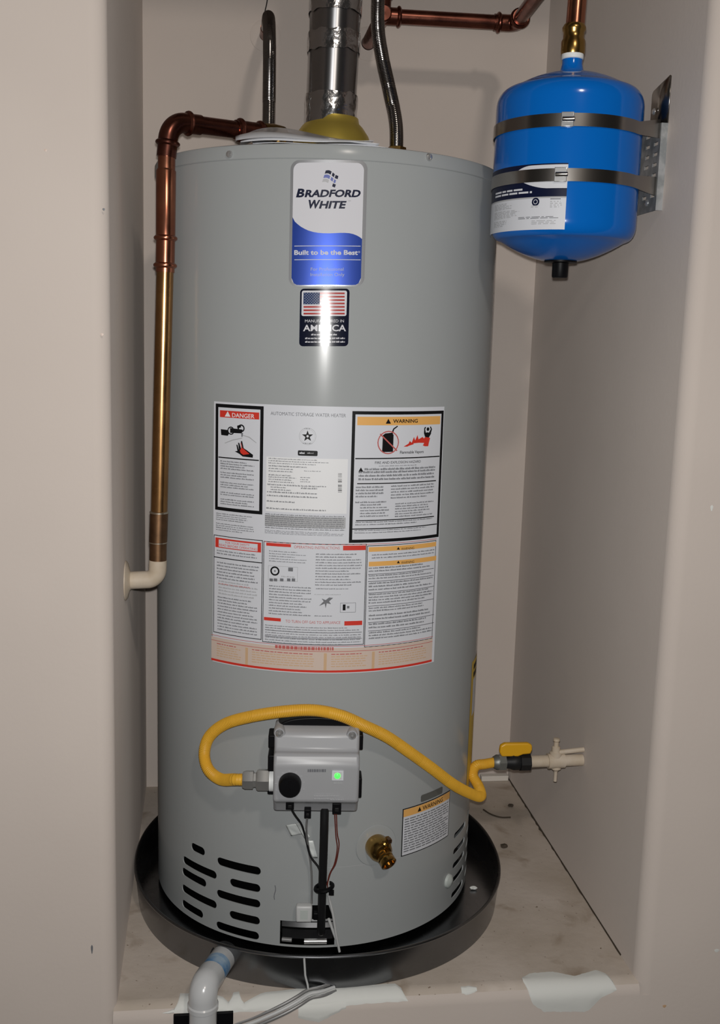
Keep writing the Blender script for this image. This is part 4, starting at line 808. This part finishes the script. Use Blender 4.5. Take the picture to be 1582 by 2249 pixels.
# white swoosh panel at the upper right with a thin arc, light bands at the foot of the navy field
vs = []; n = 20
for k in range(n + 1):
    u = .56 + .44 * k / n; s_ = max(0.0, 1 - ((u - .56) / .16)); s2 = max(0., 1 - (u - .56) / .30)
    za = z_top - H_ * (.02 + .10 * s_ ** 2.2); zb2 = z_top - H_ * (.375 - .20 * s2 ** 1.8); zb2 = min(zb2, za - .0004); vs += [p.P(tu(u), za, 2), p.P(tu(u), zb2, 2)]
p.mb.add(vs, [(2 * i, 2 * i + 2, 2 * i + 3, 2 * i + 1) for i in range(n)], 'white_label')
for a0_, a1_, rx, rz, cu, cz in ((20, 170, .125, .12, .86, .235), (20, 170, .115, .10, .86, .24)):
    vs = []
    for k in range(17): a = R_(a0_ + (a1_ - a0_) * k / 16); vs += [p.P(tu(cu + rx * math.cos(a)), z_top - H_ * (cz - rz * math.sin(a)), 3), p.P(tu(cu + rx * .95 * math.cos(a)), z_top - H_ * (cz - rz * .84 * math.sin(a)), 3)]
    p.mb.add(vs, [(2 * i, 2 * i + 2, 2 * i + 3, 2 * i + 1) for i in range(16)], 'ink_navy')
rnd = random.Random(8)
def bars(u0, u1, v0, v1, rows, m, l=3, fill=.45, word=.05):
    dz = H_ * (v1 - v0) / rows
    for r_i in range(rows):
        u = u0; end = u1 - (u1 - u0) * .3 * rnd.random()
        while u < end: wd = min(word * (.4 + rnd.random()), end - u); z = z_top - H_ * v0 - dz * r_i; p.tz(tu(u), z, tu(u + wd), z - dz * fill, m, l); u += wd + .012
bars(.30, .42, .10, .16, 1, 'white_label', fill=.8, word=.2); bars(.30, .66, .36, .40, 1, 'white_label', fill=.7, word=.1); bars(.30, .76, .41, .45, 1, 'white_label', fill=.7, word=.1)
p.tz(tl, zb1, tr, zb1 - H_ * .022, 'ink_grey_light', 1)
bars(.30, .55, .56, .66, 5, 'ink_grey_light'); bars(.30, .64, .68, .80, 6, 'ink_grey_light'); bars(.30, .52, .83, .93, 4, 'ink_grey_light'); bars(.62, .97, .80, .84, 2, 'ink_grey'); bars(.74, .97, .86, .93, 3, 'ink_grey_light'); bars(.88, .98, .53, .56, 1, 'ink_grey', word=.1); bars(.88, .97, .57, .68, 4, 'ink_grey_light', word=.02); bars(.73, .80, .63, .67, 2, 'ink_grey_light')
for rr2, m_, l in ((.0056, 'ink_navy', 2), (.0032, 'white_label', 3), (.0024, 'ink_navy', 4)):
    p.mb.add([p.P(tu(.765) + rr2 * math.cos(a) / ER, z_top - H_ * .575 + rr2 * math.sin(a), l) for a in [2 * math.pi * k / 20 for k in range(20)]], [tuple(range(20))], m_, False)
p.done('printed_face', lab)

# ================================================================== WALL BRACKET WITH STRAPS
br = thing('tank_bracket', 'galvanized perforated wall bracket with two steel straps around the blue tank', 'bracket', (XR, .155, 1.16))
def wallq(px, py): q = at(px, py, 0, XR); return q.y, q.z
mb = MB(); ya, yb2 = .106, .205; za, zb3 = 1.162, 1.285; ny, nz_ = 13, 25; x0 = XR - .0105; th = .0015
holes = set()
for j in range(nz_):
    for i in range(ny):
        if i % 4 in (1, 2) and j % 3 == 1 and 1 <= i < 11 and 2 < j < 23: holes.add((i, j))
def cellp(i, j, x): return (x, ya + (yb2 - ya) * i / ny, za + (zb3 - za) * j / nz_)
for i in range(ny):
    for j in range(nz_):
        if (i, j) in holes: continue
        for x, fl_ in ((x0, 0), (x0 + th, 1)):
            mb.add([cellp(i, j, x), cellp(i + 1, j, x), cellp(i + 1, j + 1, x), cellp(i, j + 1, x)], [(0, 1, 2, 3)], 'galvanized', False)
        for di, dj, q in ((-1, 0, ((i, j), (i, j + 1))), (1, 0, ((i + 1, j), (i + 1, j + 1))), (0, -1, ((i, j), (i + 1, j))), (0, 1, ((i, j + 1), (i + 1, j + 1)))):
            if (i + di, j + dj) in holes: a, b = q; mb.add([cellp(*a, x0), cellp(*b, x0), cellp(*b, x0 + th), cellp(*a, x0 + th)], [(0, 1, 2, 3)], 'galvanized', False)
mb.box((XR - .005, ya + .0007, (za + zb3) / 2), (.0105, .0014, zb3 - za), 'galvanized'); mb.box((XR - .005, yb2 - .0007, (za + zb3) / 2), (.0105, .0014, zb3 - za), 'galvanized')
mb.build('perforated_plate', br)
mb = MB(); mb.add([(XR - .0015, .106, 1.285), (XR - .0015, .172, 1.285), (XR - .0015, .172, 1.338), (XR - .0015, .168, 1.3420), (XR - .0015, .109, 1.352), (XR - .0015, .106, 1.350)], [tuple(range(6))], 'strap_steel', False)
o = mb.build('mounting_tab', br); md = o.modifiers.new('t', 'SOLIDIFY'); md.thickness = .0014; md.offset = 1
for y_, z_ in ((.155, 1.31), (.14, 1.176)):
    mb = MB(); mb.lathe((x0 if z_ < 1.28 else XR - .003, y_, z_), (-1, 0, 0), [(.005, 0), (.005, .001), (.003, .003), (0, .0034)], 'steel_bright', 14); mb.build('screw', br)
def strap(z, tilt, h, zr):
    r = ER + .0012; path = []
    def tang(qx, qy, sg): dx_, dy_ = qx - EX, qy - EY; return math.atan2(dy_, dx_) + sg * math.acos(r / math.hypot(dx_, dy_))
    a0 = tang(x0 - .001, .110, -1); a1 = tang(x0 - .001, .2, 1)
    for k in range(73):
        a = a1 + (2 * math.pi - (a1 - a0)) * k / 72; path.append(Vector((EX + r * math.cos(a), EY + r * math.sin(a), z)))
    # path starts at +62 deg (back side) and ends at -62 deg (camera side)
    path = [Vector((x0 - .001, .2, zr))] + path + [Vector((x0 - .001, .110, zr))]
    mb = MB(); vs = []; n = len(path); C0 = Vector((EX, EY, 0))
    for i, P in enumerate(path):
        hh = h if 0 < i < n - 1 else h * 1.55
        d_ = path[min(i + 1, n - 1)] - path[max(i - 1, 0)]; nr = Vector((-d_.y, d_.x, 0)).normalized()
        if nr.dot(P - C0) < 0: nr = -nr
        for off, sg in ((.0012, 1), (.0012, -1), (0, -1), (0, 1)): vs.append(P + nr * off + Vector((0, 0, sg * hh / 2)))
    mb.add(vs, [(4 * i + k, 4 * i + (k + 1) % 4, 4 * i + 4 + (k + 1) % 4, 4 * i + 4 + k) for i in range(n - 1) for k in range(4)], 'strap_steel')
    o = mb.build('strap', br, sharp=.6)
    return o
z_s1 = cyl(1240, 263, E, ER)[1]; z_s2 = cyl(1230, 384, E, ER)[1]
for z_s, px, zr in ((z_s1, 1247, 1.277), (z_s2, 1232, 1.196)):
    o = strap(z_s, 0, .0172, zr)
    t, _ = cyl(px, 265 if z_s > 1.24 else 385, E, ER); c = onc(t, z_s, ER + .003, E); M = Matrix((Vector((math.cos(t), math.sin(t), 0)), Vector((math.sin(t), -math.cos(t), 0)), Vector((0, 0, 1)))).transposed()
    mb = MB(); mb.box(c, (.017, .0028, .0195), 'steel_bright', M=M); mb.tube([c + M @ Vector((-.007, .003, .0)), c + M @ Vector((.010, .003, 0))], .0032, 'strap_steel', 12); mb.build('buckle', o, bevel=.0008)

# ================================================================== GAS SHUTOFF AND HOSE
gz, gy = .2345, .28
gas = thing('gas_shutoff', 'yellow-handled gas shutoff valve on a beige painted pipe from the right wall', 'gas valve', (XR, gy, gz))
mb = MB(); mb.tube([(XR - .0005, gy, gz + .001), (.380, gy, gz)], .0105, 'painted_pipe', 20); mb.build('pipe', gas)
mb = MB(); mb.tube([(.447, gy, gz + .001), (.417, gy, gz)], .0135, 'painted_pipe', 20); mb.lathe((.431, gy, gz + .008), (0, 0, 1), [(.011, 0), (.011, .008), (.0075, .010), (.0075, .018), (.0045, .020), (.0045, .028), (.006, .030), (.0055, .034), (0, .035)], 'painted_pipe', 18); mb.lathe((.433, gy, gz - .008), (0, 0, -1), [(.009, 0), (.009, .006), (.005, .009), (.0035, .012), (.003, .030), (0, .031)], 'painted_pipe', 16)
mb.build('branch_tee', gas); mb = MB(); mb.tube([(XR - .0005, gy - .004, gz + .022), (.436, gy - .002, gz + .017)], .0045, 'painted_pipe', 12); mb.build('side_rod', gas)
mb = MB(); mb.hexa((.384, gy, gz), (-1, 0, 0), .0165, .018, 'black_rubber', 8); mb.lathe((.368, gy, gz), (-1, 0, 0), [(0, 0), (.0125, 0), (.0145, .004), (.0145, .014), (.012, .020), (.0105, .030), (0, .030)], 'black_rubber', 24); mb.lathe((.352, gy, gz + .010), (0, 0, 1), [(.008, 0), (.008, .006), (.004, .007), (.004, .014), (0, .014)], 'black_rubber', 14); mb.build('valve_body', gas)
pts = [(-.026, .0), (-.022, -.008), (.004, -.0085), (.012, -.005), (.024, -.004), (.0265, .004), (.026, .012), (.020, .016), (-.018, .0165), (-.025, .012)]
mb = MB(); n = len(pts); c = Vector((.356, gy - .004, gz + .021)); vs = [c + Vector((x * 1.12, -.004, z)) for x, z in pts] + [c + Vector((x * 1.12, .006, z)) for x, z in pts]
mb.add(vs, [tuple(range(n)), tuple(range(2 * n - 1, n - 1, -1))] + [(k, (k + 1) % n, n + (k + 1) % n, n + k) for k in range(n)], 'valve_yellow', False); mb.build('handle', gas, bevel=.0028)
mb = MB(); mb.hexa((.340, gy, gz), (-1, 0, 0), .0145, .013, 'valve_grey'); mb.lathe((.328, gy, gz), (-1, 0, 0), [(.0135, 0), (.0135, .004), (.010, .010), (0, .010)], 'valve_grey', 20); mb.build('flare_nut', gas)
hose = thing('gas_hose', 'yellow corrugated gas hose looping over the gas control', 'gas hose', (.318, gy, gz))
hs = W_(o0 - .039, .045, zn_)
ctrl_pts = [hs, hs - TV * .014]
def hp(px, py, off): th, z = cyl(px, py, R=TR + off); return onc(th, z, TR + off)
for px, py, off in ((484, 1711, .043), (458, 1690, .036), (449, 1655, .030), (460, 1618, .028), (495, 1590, .030), (550, 1574, .036), (620, 1563, .044), (690, 1560, .050), (750, 1572, .052), (800, 1594, .046), (850, 1618, .036), (900, 1652, .028), (950, 1688, .026), (995, 1722, .027)): ctrl_pts.append(hp(px, py, off))
ctrl_pts += [at(1032, 1742, 1, .19), at(1056, 1749, 1, .222), at(1052, 1728, 1, .25), at(1039, 1702, 1, .268), at(1046, 1682, 1, .277), at(1066, 1678, 1, .28), Vector((.3195, gy, gz))]
hp_ = smooth_path(ctrl_pts, .0005); mb = MB(); mb.tube(hp_, [.0088 + .00032 * math.sin(i * 2 * math.pi / 5) for i in range(len(hp_))], 'hose_yellow', 16); mb.build('corrugated_tube', hose)

# ================================================================== PAN DRAIN PIPE
dr = thing('drain_pipe', 'white plastic pan drain elbow smeared with blue primer at the ledge', 'drain pipe', (-.18, -.045, -.3))
A = Vector((-.1500, .0480, .0330)); B = Vector((-.1795, -.0455, .0470)); Cc = Vector((-.179, -.0455, -.5)); dA = (B - A).normalized()
cpd = corner_path(A, B, Cc, .014, 12)
# adapter enters the pan wall; keep it outside
ang = math.atan2(A.y - PY, A.x - PX)
mb = MB(); mb.tube([A - dA * .010, A + dA * .034], .0190, 'pvc_grey', 28); mb.tube([A - dA * .006, A + dA * .003], .0215, 'black_rubber', 24); mb.build('pan_adapter', dr)
mb = MB(); mb.tube([A + dA * .030, A + dA * .062], .0193, 'pvc_primer', 28); mb.build('primed_joint', dr)['label'] = 'blue primer stained joint'
mb = MB(); ps = [cpd[0] - dA * .022] + cpd + [cpd[-1] + Vector((0, 0, -.016))]; mb.tube(ps, .0204, 'pvc_grey', 28); mb.lathe(cpd[-1] + Vector((0, 0, -.016)), (0, 0, 1), [(.0204, 0), (.0222, .0), (.0222, .006), (.0204, .008)], 'pvc_grey', 28); mb.build('elbow', dr)
mb = MB(); mb.tube([cpd[-1] + Vector((0, 0, -.012)), Cc], .0196, 'pvc_grey', 28); mb.build('down_pipe', dr)
cl = MB(); zc = -.0275 + .008
for sx in (-1, 1): cl.box((-.179 + sx * .031, YF - .003, zc), (.024, .005, .019), 'black_plastic')
cl.tube([Vector((-.179 + .0215 * math.sin(t), -.0455 - .0215 * math.cos(t) * .98, zc)) for t in [-2.5 + 5.0 * k / 24 for k in range(25)]], .0015, 'black_plastic', 6); o = cl.build('pipe_clamp', dr, bevel=.0024); o['label'] = 'black pipe clamp'

# ================================================================== LITTLE THINGS
# booklet sleeve on the heater top
pouch = thing('document_sleeve', 'crumpled clear sleeve of papers lying on top of the heater', 'papers', (-.04, .17, ZRIM + .002))
def flap(name, xa, xb, ya_, yb_, hf, m, thick=.001):
    nx, ny_ = 28, 10; vs = []
    for i in range(nx + 1):
        for j in range(ny_ + 1):
            u, v = i / nx, j / ny_; x = xa + (xb - xa) * u; y = ya_(u) + (yb_ - ya_(u)) * v; vs.append((x, y, ZRIM + .0016 + hf(u, v)))
    mb = MB(); mb.add(vs, [(i * (ny_ + 1) + j, (i + 1) * (ny_ + 1) + j, (i + 1) * (ny_ + 1) + j + 1, i * (ny_ + 1) + j + 1) for i in range(nx) for j in range(ny_)], m); o = mb.build(name, pouch, sharp=2); md = o.modifiers.new('t', 'SOLIDIFY'); md.thickness = thick; md.offset = 1; return o
edge = lambda x: TY - math.sqrt(max(TR * TR - (x - TX) ** 2, 0)) + .006
def ufront(xa, xb, m_=0.): return lambda u: edge(xa + (xb - xa) * u) + m_
flap('paper_sheet', -.135, .058, ufront(-.135, .058, .004), .26, lambda u, v: .003 + .046 * max(0, math.sin(math.pi * min(1, (u + .06) * .95))) ** .8 * (1 - u) ** .55 * (v ** .7) + .0012 * math.sin(9 * u + 5 * v), 'paper_sheet')
flap('paper_sheet', -.118, .090, ufront(-.118, .090, .012), .27, lambda u, v: .001 + .034 * (1 - u) ** 1.2 * v + .0008 * math.sin(11 * u - 4 * v), 'paper_sheet')
flap('clear_cover', -.142, .05, ufront(-.142, .05, .002), .25, lambda u, v: .0055 + .050 * max(0, math.sin(math.pi * min(1, (u + .08) * .92))) ** .7 * (1 - u) ** .6 * v ** .6 + .0025 * math.sin(7 * u + 6 * v), 'plastic_clear', .0006)
# flat bundle of tubing trailing over the ledge
rib = thing('tubing_strip', 'flat strip of grey plastic tubes trailing over the ledge nose', 'tubing', (-.02, -.015, -.01))
ctr = [at(735, 2168, 2, .003), at(705, 2178, 2, .003)] + [nose(nose_s(px, py)[0], nose_s(px, py)[1], .0035) for px, py in ((680, 2186), (655, 2200), (625, 2214), (590, 2228), (555, 2242), (520, 2256), (480, 2275))]
for k in (-1, 0, 1):
    pts = []
    for i, P in enumerate(ctr):
        d = (ctr[min(i + 1, len(ctr) - 1)] - ctr[max(i - 1, 0)]).normalized(); nrm = Vector((0, -.6, .8)); s_ = d.cross(nrm).normalized(); pts.append(P + s_ * k * .0062)
    mb = MB(); mb.tube(smooth_path(pts, .005), .0026, 'wire_grey' if k else 'wire_white', 10); mb.build('tube', rib)
# white tie hanging on the pan front
tie = MB(); fy = lambda x: PY - PRY * math.sqrt(1 - ((x - PX) / PRX) ** 2)
xs_ = -.030; tie.tube([(xs_ - .002, fy(xs_) - .0035, PZ + .001), (xs_, fy(xs_) - .0035, .028), (xs_ + .004, fy(xs_) - .004, .012), (xs_ + .005, fy(xs_) - .006, .0035)], .0016, 'wire_white', 8); tag(tie.build('plastic_tie'), 'thin white plastic tie hanging down the front of the drain pan', 'tie')
# bits on the ledge and in the pan
def bit(name, lab, P, size, m, seed, cat='debris'):
    bm = bmesh.new(); bmesh.ops.create_icosphere(bm, subdivisions=2, radius=1.0)
    for v in bm.verts:
        q = v.co * (1 + .35 * noise.noise(v.co * 1.7 + Vector((seed, 0, 0)))); v.co = Vector((q.x * size[0], q.y * size[1], q.z * size[2]))
    lowest = min(v.co.z for v in bm.verts)
    me = bpy.data.meshes.new(name); bm.to_mesh(me); bm.free(); me.materials.append(MATS[m]); o = bpy.data.objects.new(name, me); col.objects.link(o); o.location = (P[0], P[1], P[2] - lowest + .0002); tag(o, lab, cat)
q = at(1107, 1862, 2, 0); bit('debris_clump', 'dark clump of dirt on the ledge right of the pan', q, (.008, .005, .004), 'debris_brown', 3)
q = at(1122, 1772, 2, 0); bit('debris_clump', 'small dark dirt crumb on the ledge by the right wall', q, (.006, .005, .003), 'debris_brown', 5)
mb = MB(); mb.tube(smooth_path([at(1062, 1778, 2, .0018), at(1078, 1788, 2, .002), at(1100, 1795, 2, .0018), at(1122, 1795, 2, .0018)], .004), .0016, 'debris_brown', 8); tag(mb.build('twig'), 'thin dark twig lying on the ledge behind the pan', 'debris')
q = at(1056, 1953, 2, .0026); bit('plaster_chip', 'white plaster chip lying inside the drain pan', (min(q.x, .29), q.y, .0026), (.006, .004, .003), 'plaster_white', 7)
q0_, q1_ = at(1053, 1709, 2, 0), at(1117, 1709, 2, 0)
mb = MB(); mb.box(((q0_.x + XR - .004) / 2, D - .012, .0065), (XR - .004 - q0_.x, .016, .012), 'wood_pale'); tag(mb.build('wood_strip', bevel=.0015), 'pale wooden strip lying at the foot of the back wall', 'wood strip')
# nicks in the front wall paint
for px, py, m_, w_, h_ in ((228, 460, 'ink_grey', .0016, .0016), (202, 2085, 'ink_grey', .0014, .007), (224, 735, 'ink_peach', .002, .002), (1564, 1116, 'plaster_white', .002, .0045), (1575, 2088, 'plaster_white', .004, .003), (1460, 2210, 'ink_peach_dark', .003, .0025), (100, 330, 'ink_peach', .0018, .0018)):
    q = at(px, py, 1, YF - .0003); mb = MB(); mb.add([q + Vector((w_ * math.cos(a) * (1 + .3 * math.sin(3 * a)), 0, h_ * math.sin(a))) for a in [2 * math.pi * k / 10 for k in range(10)]] + [q + Vector((0, -.0004, 0))], [(k, (k + 1) % 10, 10) for k in range(10)], m_); mb.build('paint_nick', front)
mb = MB(); mb.tube(smooth_path([at(579, 46, 1, D - .0015), at(581, 30, 1, D - .0018), at(586, 8, 1, D - .0015), at(589, -14, 1, D - .0015)], .004), .0011, 'black_rubber', 6); tag(mb.build('loose_wire'), 'thin dark wire running up the back wall above the hose', 'wire')
